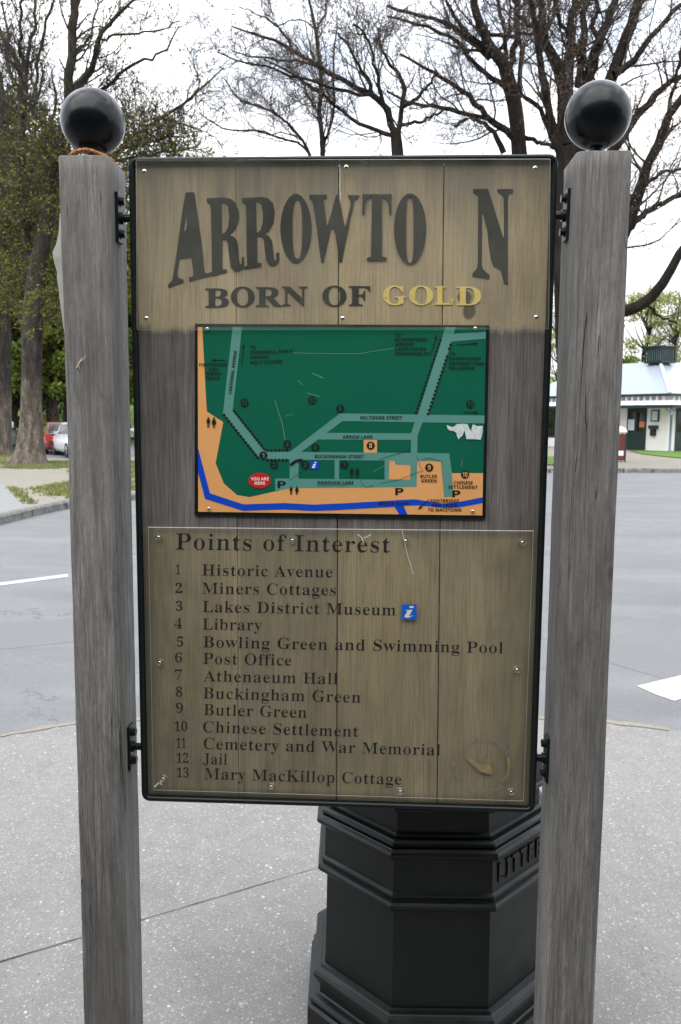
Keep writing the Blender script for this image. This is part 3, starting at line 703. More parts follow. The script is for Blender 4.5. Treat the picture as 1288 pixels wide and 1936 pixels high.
# raised letters of the title, each a solid letter glued to the board
YB = .006
zA = lambda pts, ox, oy, s: [np.array([(ox+x/s, oy+y/s) for x, y in l]) for l in pts]
A_ = zA([[(335, 110), (460, 110), (472, 180), (500, 380), (545, 700), (585, 1000), (612, 1300), (640, 1345), (720, 1325), (735, 1372), (560, 1415), (392, 1462), (378, 1410), (440, 1390), (452, 1330), (440, 1240), (418, 1095), (235, 1125), (200, 1330), (212, 1410), (295, 1440), (297, 1478), (75, 1556), (62, 1515), (128, 1455), (165, 1250), (200, 1000), (250, 640), (300, 300)],
         [(335, 470), (345, 470), (352, 620), (330, 700), (300, 700), (318, 560)]], 310, 350, 8.05)
R1 = zA([[(655, 203), (900, 190), (1010, 205), (1090, 270), (1135, 390), (1140, 500), (1110, 620), (1050, 710), (985, 755), (1060, 785), (1115, 850), (1130, 980), (1140, 1150), (1160, 1215), (1185, 1190), (1190, 1100), (1215, 1095), (1222, 1250), (1160, 1300), (1080, 1315), (1020, 1250), (1000, 1100), (975, 880), (950, 830), (890, 825), (888, 1285), (955, 1283), (960, 1322), (735, 1385), (722, 1330), (736, 1310), (720, 400), (712, 300), (660, 262)],
         [(872, 262), (930, 262), (980, 310), (995, 480), (980, 640), (935, 720), (880, 745)]], 310, 350, 8.05)
R2 = zA([[(668, 290), (780, 284), (818, 290), (846, 320), (856, 370), (850, 430), (825, 478), (797, 495), (822, 510), (842, 540), (848, 600), (852, 642), (861, 655), (868, 640), (867, 608), (882, 606), (883, 650), (872, 672), (850, 684), (825, 677), (810, 650), (802, 590), (795, 530), (782, 512), (754, 510), (755, 665), (780, 668), (780, 685), (684, 702), (680, 690), (698, 680), (694, 400), (690, 330), (668, 308)],
         [(748, 306), (768, 310), (782, 328), (790, 370), (789, 430), (777, 472), (760, 490), (752, 490)]], 240, 280, 3.067)
def oval(cx, cy, rx, ry, p=2.0, n=44):
    o = []
    for i in range(n):
        a = 2*math.pi*i/n; c, s = math.cos(a), math.sin(a); o.append((cx+rx*math.copysign(abs(c)**(2/p), c), cy+ry*math.copysign(abs(s)**(2/p), s)))
    return o
O1 = zA([oval(981, 466, 90, 201, 1.9), oval(989, 470, 29, 172, 2.6)], 240, 280, 3.067)
W_ = zA([[(165, 195), (510, 195), (510, 262), (440, 290), (470, 480), (510, 790), (520, 860), (600, 600), (655, 400), (705, 200), (765, 200), (790, 390), (850, 700), (885, 870), (940, 660), (1010, 370), (985, 290), (945, 215), (950, 205), (1172, 205), (1172, 240), (1080, 300), (990, 700), (900, 1130), (820, 1555), (775, 1555), (740, 1300), (690, 980), (650, 870), (600, 900), (520, 1230), (450, 1560), (410, 1560), (365, 1280), (320, 900), (275, 600), (235, 330), (165, 262)]], 570, 350, 10.733)
T_ = zA([[(58, 158), (555, 158), (552, 495), (525, 495), (515, 360), (480, 245), (400, 195), (385, 215), (385, 1240), (470, 1262), (472, 1300), (130, 1300), (132, 1262), (205, 1240), (220, 215), (185, 192), (120, 240), (92, 360), (80, 498), (50, 498)]], 680, 350, 9.2)
O2 = zA([oval(880, 758, 275, 612, 2.0), oval(876, 770, 68, 580, 3.2)], 680, 350, 9.2)
N_ = zA([[(150, 120), (415, 118), (440, 200), (560, 580), (690, 1000), (712, 1000), (706, 300), (690, 230), (590, 165), (590, 122), (875, 120), (875, 180), (785, 215), (778, 300), (775, 1860), (720, 1860), (650, 1600), (520, 1530), (470, 1400), (430, 1130), (410, 900), (330, 560), (302, 560), (300, 1540), (340, 1610), (440, 1690), (435, 1762), (135, 1715), (135, 1660), (220, 1570), (236, 1400), (240, 240), (150, 180)]], 880, 345, 9.68)
for loops, yf in ((A_, .0044), (R1, .0043), (R2, .0043), (O1, .0042), (W_, .0040), (T_, .0022), (O2, .0022), (N_, .0044)):
    mb = MB(); solid_px(mb, loops, yf, YB-.0003, 0, .0004); mb.build('letter', MAT['letter'], board)
for ch, u0, u1, vt, vb, m in (('B', 388.5, 432.5, 545.5, 580.5, 'letter'), ('O', 437, 481, 542, 580, 'letter'), ('R', 484, 533, 543, 579, 'letter'), ('N', 534, 581, 542, 578.5, 'letter'),
                              ('O', 610, 655, 540, 579, 'letter'), ('F', 660, 700, 541, 577.5, 'letter'),
                              ('G', 725, 767.5, 540.5, 577, 'gold'), ('O', 774, 819, 540.5, 577, 'gold'), ('L', 822, 858, 542, 576, 'gold'), ('D', 864, 909.5, 542.5, 577, 'gold')):
    mb = MB(); lp = px_fit(text_loops(ch, 'serif', 1.0, 0.0, .012), u0, u1, vt, vb)
    solid_px(mb, lp, .0042, YB-.0003, 0, .0004); o = mb.build('letter', MAT[m], board)
    if m == 'gold': o['label'] = 'yellow raised letter ' + ch
mb = MB(); flat_px(mb, [stroke([(642.4, 302), (643.2, 330), (642.6, 352), (643.3, 366), (643.6, 384)], 1.7)], .0052); mb.build('sealant_strip', MAT['sealant'], board)

# the printed map plate
mb = MB()
c = [py(u, v, .0008) for u, v in ((369, 612), (925.5, 615), (918, 981), (368, 974))]
bk = [np.array([p[0], YB-.0002, p[2]]) for p in c]
mb.loft([bk[::-1], c[::-1]], 0, True, False, True)
YM = .0004
plate = MB()
LAY = [0]
def lay(loops, mi, k): flat_px(plate, loops, YM-.00022*k, mi)
MI = dict(green=0, orange=1, teal=2, blue=3, black=4, red=5, white=6, graze=7)
lay([[(374, 618.5), (919.6, 618.5), (912, 974.5), (375, 967.5)]], 0, 0)
lay([[(374, 618.5), (382.6, 618.5), (390.3, 763), (391.4, 778), (422.4, 798), (407.8, 875.5), (423.4, 914), (448.5, 936), (471.8, 940), (520.7, 929), (546, 922.5), (788, 920), (788.6, 870.5), (833.8, 871.5), (840, 940), (856.6, 938), (854, 894.6), (913.7, 894.6), (912, 974.5), (375, 967.5)]], 1, 1)
lay([[(736.2, 869.7), (746.5, 869.7), (747.6, 878.3), (776.3, 879), (775.8, 907), (735.5, 906.3)]], 1, 1)
lay([[(687.8, 831.7), (713, 831.9), (713, 855.7), (687.8, 855.5)]], 1, 1)
for s in ([(440, 618.5), (458, 618.5), (440, 776), (501, 853.5), (550, 854), (550, 868.5), (493, 868.5), (421.7, 782)],
          [(548.7, 854), (643, 781.5), (916.5, 785.6), (916, 800.5), (648, 796), (569.6, 854.5), (548.7, 856)],
          [(618.5, 818.4), (779, 819.2), (777, 831.7), (600, 830.8)], [(548, 854.2), (850, 857), (850, 872), (548, 869)],
          [(784.4, 797), (799.6, 797.5), (790, 823), (789, 858), (777, 857), (777.4, 819.6)],
          [(842, 618.5), (861.5, 618.5), (854, 645), (809.5, 786), (789.5, 785), (833, 650)],
          [(857, 631), (918.8, 627), (918.4, 640), (852, 646)], [(548, 868), (565, 868), (564.5, 906), (547.5, 906)],
          [(520.3, 904.6), (788, 907.5), (788, 920.5), (546, 923), (520.7, 929.5)], [(633, 868.5), (641.4, 868.5), (641, 907), (633, 907)],
          [(727.4, 869), (736, 869), (735.5, 908), (727.4, 908)], [(776, 868), (789, 868), (788, 920), (776, 920)],
          [(746.5, 868.5), (789, 868.5), (789, 879.2), (747.6, 878.3)], [(833.8, 858), (849.6, 857.5), (854.6, 894), (857, 938), (840, 940)]):
    lay([s], 2, 2)
    YM -= .00001
lay([[(374.4, 846.4), (397.3, 932.6), (460, 953.5), (537, 951), (593, 954), (660, 951), (761, 945), (784.4, 944), (838, 952), (868, 949), (912.7, 940), (912.4, 951), (868, 959), (840, 960), (789, 955), (763.5, 956), (770.4, 972.7), (755.3, 972.5), (746, 958), (640, 964), (595, 966), (537, 963), (460, 965.6), (388, 943), (374.6, 893)]], 3, 3)
blk = 4
def dots(a, b, n, r=2.75):
    for i in range(n):
        t = i/(n-1); lay([circle(a[0]+(b[0]-a[0])*t, a[1]+(b[1]-a[1])*t, r, 10)], blk, 4)
dots((424, 784.7), (487.4, 865), 15); dots((443, 777.5), (498.6, 847.6), 14); dots((506, 851.5), (543, 851.5), 6); dots((506, 869.7), (542, 869.7), 6)
dots((832.9, 643), (787.2, 780.5), 20); dots((852.4, 652), (850, 659), 2); dots((845.5, 674), (809.6, 782.4), 16)
for n, u, v, m in (('12', 462.5, 761.5, 0), ('13', 590.5, 756.5, 0), ('5', 643.3, 772.7, 0), ('11', 889.3, 764.2, 0), ('4', 543.3, 840, 0), ('6', 596.4, 846, 0), ('1', 498, 861, 2), ('2', 518, 878.8, 0), ('3', 577, 879.2, 0), ('7', 651.2, 878.8, 0), ('8', 701, 842.4, 1), ('9', 811.7, 884, 1), ('10', 879.5, 897, 1)):
    lay([circle(u, v, 7.7, 20)], blk, 5); w = 2.9 if len(n) == 1 else 4.6
    if n == '1': w = 1.9
    lay(px_fit(text_loops(n, 'sans'), u-w, u+w, v-4.7, v+4.7), m, 6)
for s, u0, v0, u1, v1, cap in (('TO', 473, 659.4, 483.5, 659.2, 6), ('CROMWELL SHW 6', 473, 669.2, 553.3, 666.4, 6), ('WANAKA', 473.3, 678, 509, 677.2, 6), ('GOLF COURSE', 473.3, 687.8, 534, 686.2, 6),
        ('FOOTBRIDGE', 376.8, 692.5, 429.2, 692.3, 6), ('AND', 395, 700.7, 411.3, 700.7, 6), ('TOBINS', 387.5, 709.2, 417, 709, 6), ('TRACK', 389, 718, 416, 717.8, 6),
        ('CENTENIAL AVENUE', 438, 745, 448.2, 663.4, 6), ('TO', 747, 635.6, 757.6, 635.6, 6), ('QUEENSTOWN', 747, 644.7, 807.7, 644.9, 6), ('AIRPORT', 747, 653.8, 782.8, 654, 6), ('LAKES HAYES', 747, 662.4, 805.4, 662.6, 6), ('REMARKABLES', 747, 671, 810.7, 671.2, 6),
        ('TO', 850.3, 671.5, 860, 671.7, 6), ('QUEENSTOWN', 849.2, 680.5, 909, 680.9, 6), ('CORONET PEAK', 849, 689.7, 916, 690.3, 6), ('MILLBROOK', 849, 698.3, 897.4, 699, 6),
        ('WILTSHIRE STREET', 680.8, 793, 760.4, 793, 6.4), ('ARROW LANE', 648, 829, 704.5, 829, 6), ('BUCKINGHAM STREET', 596, 866.2, 688.2, 866.5, 6.4), ('RAMSHAW LANE', 601, 915.6, 668.7, 915.6, 6.2),
        ('BUTLER', 795, 903.5, 827, 903.7, 6.2), ('GREEN', 796.8, 912, 825.7, 912.2, 6.2), ('CHINESE', 858.3, 915.6, 894, 915.8, 6.2), ('SETTLEMENT', 848, 924, 903.2, 924.2, 6.2),
        ('FOOTBRIDGE', 814.2, 950, 868.3, 950.3, 6.2), ('AND TRACK', 816.6, 958.4, 864.8, 958.6, 6.2), ('TO MACETOWN', 809.3, 967, 872.2, 967.3, 6.2), ('ARROW RIVER', 714.5, 955.2, 773.5, 955.2, 6)):
    lay(to_px(text_loops(s, 'sans', 1.04), u0, v0, u1, v1, cap, 'sans'), blk, 5)
for u0, u1, vt, vb in ((525, 540.5, 909.3, 922.6), (747.6, 763, 922.6, 935.6), (855.5, 870.6, 927, 940)):
    lay(px_fit(text_loops('P', 'sans', 1, 0, .025), u0, u1, vt, vb), blk, 5)
for a, b in (((427.5, 680.8), (398.4, 680.8)), ((456.7, 689.2), (461.2, 649)), ((814.2, 671), (826.4, 632.6)), ((863.6, 652), (904.4, 649)), ((876, 779), (905.5, 780)), ((811.2, 944.7), (790.2, 964))):
    lay([arrow(a, b)], blk, 5)
def man(u, v, h):
    k = h/20; lay([circle(u, v+1.8*k, 1.8*k, 8)], blk, 5)
    lay([[(u-3.4*k, v+4*k), (u+3.4*k, v+4*k), (u+3.4*k, v+11.5*k), (u+2.3*k, v+11.5*k), (u+2.0*k, v+6*k), (u+2.0*k, v+20*k), (u+.4*k, v+20*k), (u+.3*k, v+12*k), (u-.3*k, v+12*k), (u-.4*k, v+20*k), (u-2.0*k, v+20*k), (u-2.0*k, v+6*k), (u-2.3*k, v+11.5*k), (u-3.4*k, v+11.5*k)]], blk, 5)
def woman(u, v, h):
    k = h/20; lay([circle(u, v+1.8*k, 1.8*k, 8)], blk, 5)
    lay([[(u-2.4*k, v+4*k), (u+2.4*k, v+4*k), (u+4.6*k, v+11*k), (u+3.5*k, v+11.3*k), (u+2*k, v+7.5*k), (u+4*k, v+14*k), (u+1.8*k, v+14*k), (u+1.8*k, v+20*k), (u+.4*k, v+20*k), (u+.4*k, v+14*k), (u-.4*k, v+14*k), (u-.4*k, v+20*k), (u-1.8*k, v+20*k), (u-1.8*k, v+14*k), (u-4*k, v+14*k), (u-2*k, v+7.5*k), (u-3.5*k, v+11.3*k), (u-4.6*k, v+11*k)]], blk, 5)
man(394.2, 788.5, 20); woman(404.8, 788.8, 20); man(550.5, 919, 16); woman(561.5, 919, 16); man(665, 884, 19); woman(675.7, 884, 19)
lay([circle(491, 908.6, 21, 32, 14.6)], 5, 5)
lay(to_px(text_loops('YOU ARE', 'sans'), 474.5, 908.2, 508, 908.2, 5.8, 'sans'), 6, 6); lay(to_px(text_loops('HERE', 'sans'), 481.5, 916.4, 501.5, 916.4, 5.8, 'sans'), 6, 6)
lay([[(587, 871.3), (602.7, 871.5), (602.7, 886.8), (587, 886.6)]], 3, 5); lay(px_fit(text_loops('i', 'italic'), 590.2, 598.8, 873, 885), 6, 6)
zz = lambda l: [(640+x/4.293, 780+y/4.293) for x, y in l]
lay([zz([(878, 100), (905, 112), (930, 118), (948, 106), (965, 92), (1010, 90), (1050, 93), (1062, 128), (1078, 152), (1084, 120), (1092, 95), (1130, 110), (1172, 108), (1170, 160), (1155, 220), (1100, 216), (1040, 217), (1032, 180), (1025, 145), (1012, 175), (1002, 192), (990, 200), (975, 218), (962, 190), (958, 165), (935, 150), (905, 146), (888, 132)])], 7, 7)
for pts, w in (([(520, 757), (527, 780), (534, 800), (539, 832)], .9), ([(553, 667), (590, 668), (677, 669), (700, 665), (745, 658)], .6), ([(590, 705.5), (601, 710), (611, 715)], 1.1), ([(564.5, 720), (573, 728)], 1.0), ([(580, 743), (596, 747), (604, 750)], .9),
               ([(705, 893), (735, 876), (777, 856)], .7), ([(788, 872), (793, 885), (799, 893)], .7), ([(875, 869), (872, 882)], .8), ([(546, 880), (556, 877), (572, 868)], .9), ([(541, 786), (556, 783.5)], .5)):
    lay([stroke(pts, w)], 8, 6)
for pts, w in (([(547, 908), (566, 895), (585, 886)], .7), ([(600, 918), (640, 917.5), (660, 917)], .7), ([(682, 908), (686, 918), (694, 922), (705, 918)], .7), ([(717, 869), (740, 861), (777, 851)], .8), ([(720, 914), (755, 907), (790, 893), (800, 890)], .7), ([(798, 869), (812, 866), (833, 872)], .8), ([(788, 862), (796, 884), (800, 892)], .6)):
    lay([stroke(pts, w)], blk, 7)
lay([stroke([(549, 880), (556, 874), (562, 871), (572, 869.5)], 5.5)], blk, 7)
bkm = mb.build('map_backing', MAT['black'], SIGN)
plate_o = plate.build('map_plate', [MAT[k] for k in ('green', 'orange', 'teal', 'blue', 'print', 'red', 'white', 'grazed', 'scratch')], bkm)
def screw(u, v, y, r, parent, m='steel', dome=.0022):
    p = py(u, v, y); mb = MB(); rings = []
    for k in range(5):
        t = k/4; rings.append([(p[0]+r*math.cos(t*1.35)*math.cos(a), y-dome*math.sin(t*1.35), p[2]+r*math.cos(t*1.35)*math.sin(a)) for a in np.linspace(0, 2*math.pi, 14, endpoint=False)])
    mb.loft([r_[::-1] for r_ in rings], 0, True, False, True, True)
    a0 = (u*7+v*3) % 3.1
    for a in (a0, a0+1.5708):
        c_, s_ = math.cos(a)*r*.55, math.sin(a)*r*.55; cx, cz = -math.sin(a)*r*.12, math.cos(a)*r*.12
        mb.add([(p[0]-c_-cx, y-dome-.0002, p[2]-s_-cz), (p[0]+c_-cx, y-dome-.0002, p[2]+s_-cz), (p[0]+c_+cx, y-dome-.0002, p[2]+s_+cz), (p[0]-c_+cx, y-dome-.0002, p[2]-s_+cz)], [(0, 1, 2, 3)], 1)
    return mb.build('screw', [MAT[m], MAT['print']], parent)
for u, v in ((392, 622), (899, 621), (395, 962), (894, 967)): screw(u, v, -.0026, .0042, bkm)

# clear cover sheets
def sheet_px(name, cs, y0, y1, m, parent):
    mb = MB(); a = [py(u, v, y0) for u, v in cs]; b = [np.array([p[0], y1, p[2]]) for p in a]; n = len(cs)
    mb.add(a, [tuple(range(n))], 0)
    e = .0009                      # polished edge: a narrow chamfer catches the light
    cen = sum(a)/n; ai = [p+(cen-p)*np.array([e/abs(cen-p)[0] if abs(cen-p)[0] > .01 else 0, 0, e/abs(cen-p)[2] if abs(cen-p)[2] > .01 else 0]) for p in a]
    mb = MB(); mb.add(ai, [(3, 2, 1, 0)], 0)
    ao = [p+np.array([0, .0006, 0]) for p in a]
    mb.loft([b, ao, ai], 1, True)
    return mb.build(name, [MAT[m], MAT['edge']], parent)
up = sheet_px('cover_sheet', [(257, 302), (1041, 300), (1038, 622), (259, 623.5)], -.0062, -.0032, 'sheet_hi', SIGN)
for u, v in ((273, 324), (655, 316), (1012, 318), (277, 602), (648, 602), (1014, 600)): screw(u, v, -.0063, .0050, up)
lo = sheet_px('list_sheet', [(280, 996.5), (1009, 1003.5), (990, 1515), (290, 1494)], -.0042, -.0012, 'sheet_lo', SIGN)
for u, v in ((300, 1016), (553, 1022), (767, 1023), (988, 1026), (302, 1253), (978, 1267), (309, 1473), (513, 1488), (757, 1497), (967, 1498)):
    s_ = screw(u, v, -.0043, .0040, lo); p = py(u, v, -.001)
    mb = MB(); mb.tube([(p[0], -.0011, p[2]), (p[0], YB-.0001, p[2])], .0072, 16, 0, False); mb.build('spacer', MAT['spacer'], lo)
YT = .0056
def put(txt, s, u0, v0, u1, v1, cap, style='serif', thin=.016): flat_px(txt, to_px(text_loops(s, style, 1.06, thin), u0, v0, u1, v1, cap, style), YT)
txt = MB(); put(txt, 'Points of Interest', 332.3, 1038.7, 737.8, 1044.8, 30.5, thin=.017); txt.build('list_heading', MAT['print'], board)
for n, nu0, nu1, nb_, s, u0, vb0, u1, vb1 in (('1', 333, 340.5, 1086, 'Historic Avenue', 382, 1088, 629, 1091.8), ('2', 331.5, 345, 1121, 'Miners Cottages', 382, 1122.5, 635, 1125.8), ('3', 333, 345, 1155, 'Lakes District Museum', 383, 1157, 748.5, 1163.6), ('4', 330, 344.5, 1188.3, 'Library', 383, 1190.3, 495, 1192),
        ('5', 334.5, 346.6, 1222.6, 'Bowling Green and Swimming Pool', 384, 1223.9, 951.4, 1235.3), ('6', 331, 344.5, 1252.6, 'Post Office', 384, 1255.3, 551.4, 1258.6), ('7', 331, 344, 1285, 'Athenaeum Hall', 385, 1288, 638.5, 1293.8), ('8', 332.5, 345, 1317.3, 'Buckingham Green', 384, 1320.5, 682, 1328.7),
        ('9', 333, 346, 1347.8, 'Butler Green', 385, 1351.8, 580, 1357.4), ('10', 330, 354, 1382.6, 'Chinese Settlement', 384, 1384.4, 677.5, 1393.2), ('11', 334, 351.5, 1414.2, 'Cemetery and War Memorial', 385, 1416, 833, 1428.5), ('12', 334, 356.7, 1442.3, 'Jail', 384, 1444.8, 429.5, 1445.8), ('13', 334.5, 357, 1470, 'Mary MacKillop Cottage', 386, 1473, 759, 1483.6)):
    txt = MB(); put(txt, s, u0, vb0, u1, vb1, 21.0); lp = text_loops(n, 'serif', 1.0, .012); flat_px(txt, px_fit(lp, nu0, nu1, nb_-19.3, nb_), YT)
    txt.build('list_line', MAT['print'], board)['label'] = 'list line reading ' + n + ' ' + s
mb = MB(); flat_px(mb, [[(760, 1142.5), (788, 1143), (787.8, 1171.5), (759.8, 1171)]], -.0007, 0); flat_px(mb, px_fit(text_loops('i', 'italic'), 765, 783, 1145.5, 1168), -.0010, 1)
mb.build('information_sticker', [MAT['sticker'], MAT['white']], lo)
mb = MB(); q = lambda l: [(640+x/3.067, 1240+y/3.067) for x, y in l]
flat_px(mb, [circle(912, 1446, 57, 40), circle(912, 1446, 48, 40)[::-1]], -.0007, 0)
for l in ([(742, 580), (775, 575), (800, 610), (815, 630), (845, 625), (860, 598), (885, 600), (880, 630), (893, 660), (890, 688), (850, 680), (815, 668), (790, 640), (765, 625)], [(978, 590), (993, 590), (997, 640), (985, 690), (962, 730), (945, 732), (950, 715), (972, 690), (982, 650)], [(655, 605), (672, 605), (676, 640), (662, 648)], [(778, 482), (792, 480), (790, 492), (780, 494)]):
    flat_px(mb, [q(l)], -.0010, 1)
mb.build('sticker_residue', [MAT['ring'], MAT['peel']], lo)
for pts, w in (([(760.5, 1003), (764, 1020), (771, 1050), (782, 1086)], .9), ([(676, 1010), (684, 1016), (688, 1026)], 1.6), ([(702, 1010), (694, 1015), (688, 1017)], 1.6), ([(292, 1488), (300, 1480), (306, 1484), (303, 1476)], 3.0)):
    mb = MB(); flat_px(mb, [stroke(pts, w)], -.0044, 0); mb.build('scratch', MAT['grazed'], lo)

# rope round the neck of one finial, canvas strip and straw on the same post
mb = MB(); cx, cy = -.5305, .0125
pts = []
for k in range(30):
    a = math.radians(-115+k*10.5); rr_ = .043; pts.append((cx+.002+rr_*1.18*math.cos(a), cy+rr_*math.sin(a)*.9, 2.2475+.004*math.sin(a*2)))
front = [(-.5855, .035, 2.15), (-.588, .03, 2.18), (-.586, .02, 2.21), (-.579, .0, 2.236), (-.565, -.022, 2.246), (-.545, -.034, 2.2495), (-.525, -.036, 2.2495), (-.507, -.028, 2.2455), (-.495, -.012, 2.243), (-.490, .012, 2.242), (-.497, .035, 2.242), (-.515, .05, 2.242), (-.54, .055, 2.242), (-.565, .06, 2.243), (-.583, .07, 2.230), (-.588, .078, 2.20), (-.584, .081, 2.12)]
def cat(P, n=6):
    P = [np.array(p, float) for p in P]; P = [2*P[0]-P[1]]+P+[2*P[-1]-P[-2]]; o = []
    for i in range(1, len(P)-2):
        for k in range(n):
            t = k/n; a, b, c_, d = P[i-1:i+3]; o.append(.5*((2*b)+(-a+c_)*t+(2*a-5*b+4*c_-d)*t*t+(-a+3*b-3*c_+d)*t**3))
    o.append(P[-2]); return o
mb.tube(cat(front), .0042, 10)
tag(mb.build('rope', MAT['rope']), 'red and yellow braided rope looped round the ball finial of the left post', 'rope')
mb = MB(); prof_ = [(114, 405), (112, 440), (107, 462), (100, 478), (103, 495), (109, 515), (108.5, 523), (112, 550), (116, 585), (121, 620), (128, 665)]
ra, rb, rc, rd = [], [], [], []
for u, v in prof_:
    p = py(u, v, .085); w = .05
    ra.append((p[0], p[1]-.002, p[2])); rb.append((p[0]+.004, p[1]-.008, p[2]+.001)); rc.append((p[0]+w, .078, p[2]+.002)); rd.append((p[0]+w, .082, p[2]+.002))
mb.loft([ra, rb, rc, rd, ra], 0, False, smooth=True)
o = mb.build('canvas_strip', MAT['canvas']); tag(o, 'pale canvas strip hanging behind the left timber post', 'cloth')
mb = MB(); mb.tube([py(145, 696, -.0512), py(148, 690, -.053), py(151, 684, -.0535), py(156, 676, -.0525)], [.0012, .0018, .0012, .0007], 6)
mb.tube([py(151, 684, -.0535), py(158, 680, -.055), py(163, 672, -.054)], [.0008, .0006, .0004], 5); mb.tube([py(148, 690, -.053), py(151, 698, -.0535)], [.0012, .0006], 5)
tag(mb.build('straw', MAT['straw']), 'wisp of dry straw caught on the face of the left post', 'straw')

# ------------------------------------------------------------------ litter bin behind the sign
BX, BY, BYAW = .251, .50, math.radians(2.4)
BIN = empty('litter_bin', (BX, BY, 0), BYAW, 'black octagonal cast litter bin standing behind the town sign', 'litter bin')
def octa(a, z):
    R = a/math.cos(math.pi/8); return [(R*math.cos(math.pi/8+i*math.pi/4), R*math.sin(math.pi/8+i*math.pi/4), z) for i in range(8)]
def bead(z, a, r, n=6, sq=1.0):
    return [(a+r*math.cos(t)*sq, z+r*math.sin(t)) for t in np.linspace(-math.pi/2, math.pi/2, n)]
def prof_part(name, pf, cap0=False, cap1=False):
    mb = MB(); mb.loft([octa(a, z) for a, z in pf], 0, True, cap0, cap1); return mb.build(name, MAT['bin'], BIN, world=False)
prof_part('plinth', [(.352, 0), (.352, .055), (.345, .062)]+bead(.074, .336, .010)+[(.322, .086)]+[(.318, .09), (.318, .118)]+bead(.124, .318, .006, 4)+bead(.146, .320, .016)+[(.316, .164), (.312, .172)]+[(.304, .174)], True)
body = prof_part('body', [(.303, .172), (.299, .448), (.300, .452)])
prof_part('band', [(.303, .448)]+bead(.462, .312, .013)+[(.312, .478)]+bead(.486, .309, .006, 4)+[(.306, .494), (.304, .588)]+[(.309, .590)]+bead(.600, .316, .012)+[(.314, .614)]+bead(.622, .305, .008, 5)+[(.303, .632)]+bead(.638, .288, .006, 4)+[(.284, .646), (.282, .70), (.288, .704)])
prof_part('lid', [(.284, .702), (.300, .706)]+bead(.714, .298, .008, 5)+[(.296, .735), (.285, .772), (.262, .792), (.16, .835), (.09, .850), (.02, .856)], False, True)
# LITTER cast in relief on the right hand face of the band
mb = MB(); th = -math.pi/4       # outward direction of that face
nx, ny = math.cos(th), math.sin(th); tx, ty = -ny, nx; af = .3052
lp = text_loops('LITTER', 'sans', 1.25, 0, .012); lo_, hi_ = loops_bbox(lp); sx = .205/(hi_[0]-lo_[0]); sz = .052/(hi_[1]-lo_[1])
V, Fc = fill2d([np.stack([(l[:, 0]-lo_[0])*sx-.1025, (l[:, 1]-lo_[1])*sz], 1) for l in lp], .004)
mb.add([(nx*(af+p[2])+tx*p[0], ny*(af+p[2])+ty*p[0], .514+p[1]) for p in V], Fc)
mb.build('lettering', MAT['bin'], BIN, world=False)

# ------------------------------------------------------------------ trees: traced limbs given real depth, twigs grown from them
def rsmp(P, R, K):
    P = np.array(P, float); n = len(P)
    Q = np.vstack([2*P[0]-P[1], P, 2*P[-1]-P[-2]]); RR = np.interp
    ts = np.linspace(0, n-1, K); o = []
    for t in ts:
        i = min(int(t), n-2); f = t-i; a, b, c, d = Q[i:i+4]
        o.append(.5*((2*b)+(-a+c)*f+(2*a-5*b+4*c-d)*f*f+(-a+3*b-3*c+d)*f**3))
    return np.array(o), np.interp(ts, np.linspace(0, n-1, len(R)), R)
def grow(P, R, rng, spacing, length, ang, K, up=.12, wob=.22, t0=.15, rf=.55, rmax=.05, rmin=.004):
    """side shoots along the polylines P (N,K,3) with radii R (N,K)"""
    seg = np.linalg.norm(np.diff(P, axis=1), axis=2); Ln = seg.sum(1)
    cnt = np.maximum(1, np.floor(Ln*(1-t0)/spacing+rng.random(len(P)))).astype(int)
    idx = np.repeat(np.arange(len(P)), cnt); n = len(idx); Kp = P.shape[1]
    t = t0+(1-t0)*rng.random(n); f = t*(Kp-1); i = np.minimum(f.astype(int), Kp-2); fr = (f-i)[:, None]
    pos = P[idx, i]*(1-fr)+P[idx, i+1]*fr; T = P[idx, i+1]-P[idx, i]; T /= np.linalg.norm(T, axis=1)[:, None]+1e-9
    r0 = (R[idx, i]*(1-fr[:, 0])+R[idx, i+1]*fr[:, 0])
    A = rng.normal(size=(n, 3)); A -= T*np.sum(A*T, 1)[:, None]; A /= np.linalg.norm(A, axis=1)[:, None]+1e-9
    an = np.radians(rng.uniform(ang[0], ang[1], n))[:, None]; d = T*np.cos(an)+A*np.sin(an)
    L_ = length*rng.uniform(.45, 1.15, n)*(1.15-.6*t); rs = np.clip(r0*rf*rng.uniform(.6, 1.0, n), rmin, rmax)
    out = [pos]; p = pos
    for k in range(K-1):
        d = d+rng.normal(size=(n, 3))*wob; d[:, 2] += up; d /= np.linalg.norm(d, axis=1)[:, None]
        p = p+d*(L_/(K-1))[:, None]; out.append(p)
    rad = rs[:, None]*np.linspace(1, .35, K)[None, :]
    return np.stack(out, 1), np.maximum(rad, rmin*.6)
def tubes(P, R, S):
    N, K, _ = P.shape
    T = np.gradient(P, axis=1); T /= np.linalg.norm(T, axis=2)[..., None]+1e-9
    ref = np.where(np.abs(T[:, :1, 2:3]) < .85, np.array([0, 0, 1.0]), np.array([1.0, 0, 0]))
    A = np.cross(T, np.broadcast_to(ref, T.shape)); A /= np.linalg.norm(A, axis=2)[..., None]+1e-9; B = np.cross(T, A)
    an = np.arange(S)*2*math.pi/S
    V = P[:, :, None, :]+R[:, :, None, None]*(A[:, :, None, :]*np.cos(an)[None, None, :, None]+B[:, :, None, :]*np.sin(an)[None, None, :, None])
    b = (np.arange(N)[:, None, None]*K+np.arange(K-1)[None, :, None])*S; i = np.arange(S)[None, None, :]; j = (i+1) % S
    Q = np.stack([b+i, b+j, b+S+j, b+S+i], -1).reshape(-1, 4)
    return V.reshape(-1, 3), Q
def join(parts):
    V, Q, o = [], [], 0
    for v, q in parts: V.append(v); Q.append(q+o); o += len(v)
    return np.concatenate(V), np.concatenate(Q)
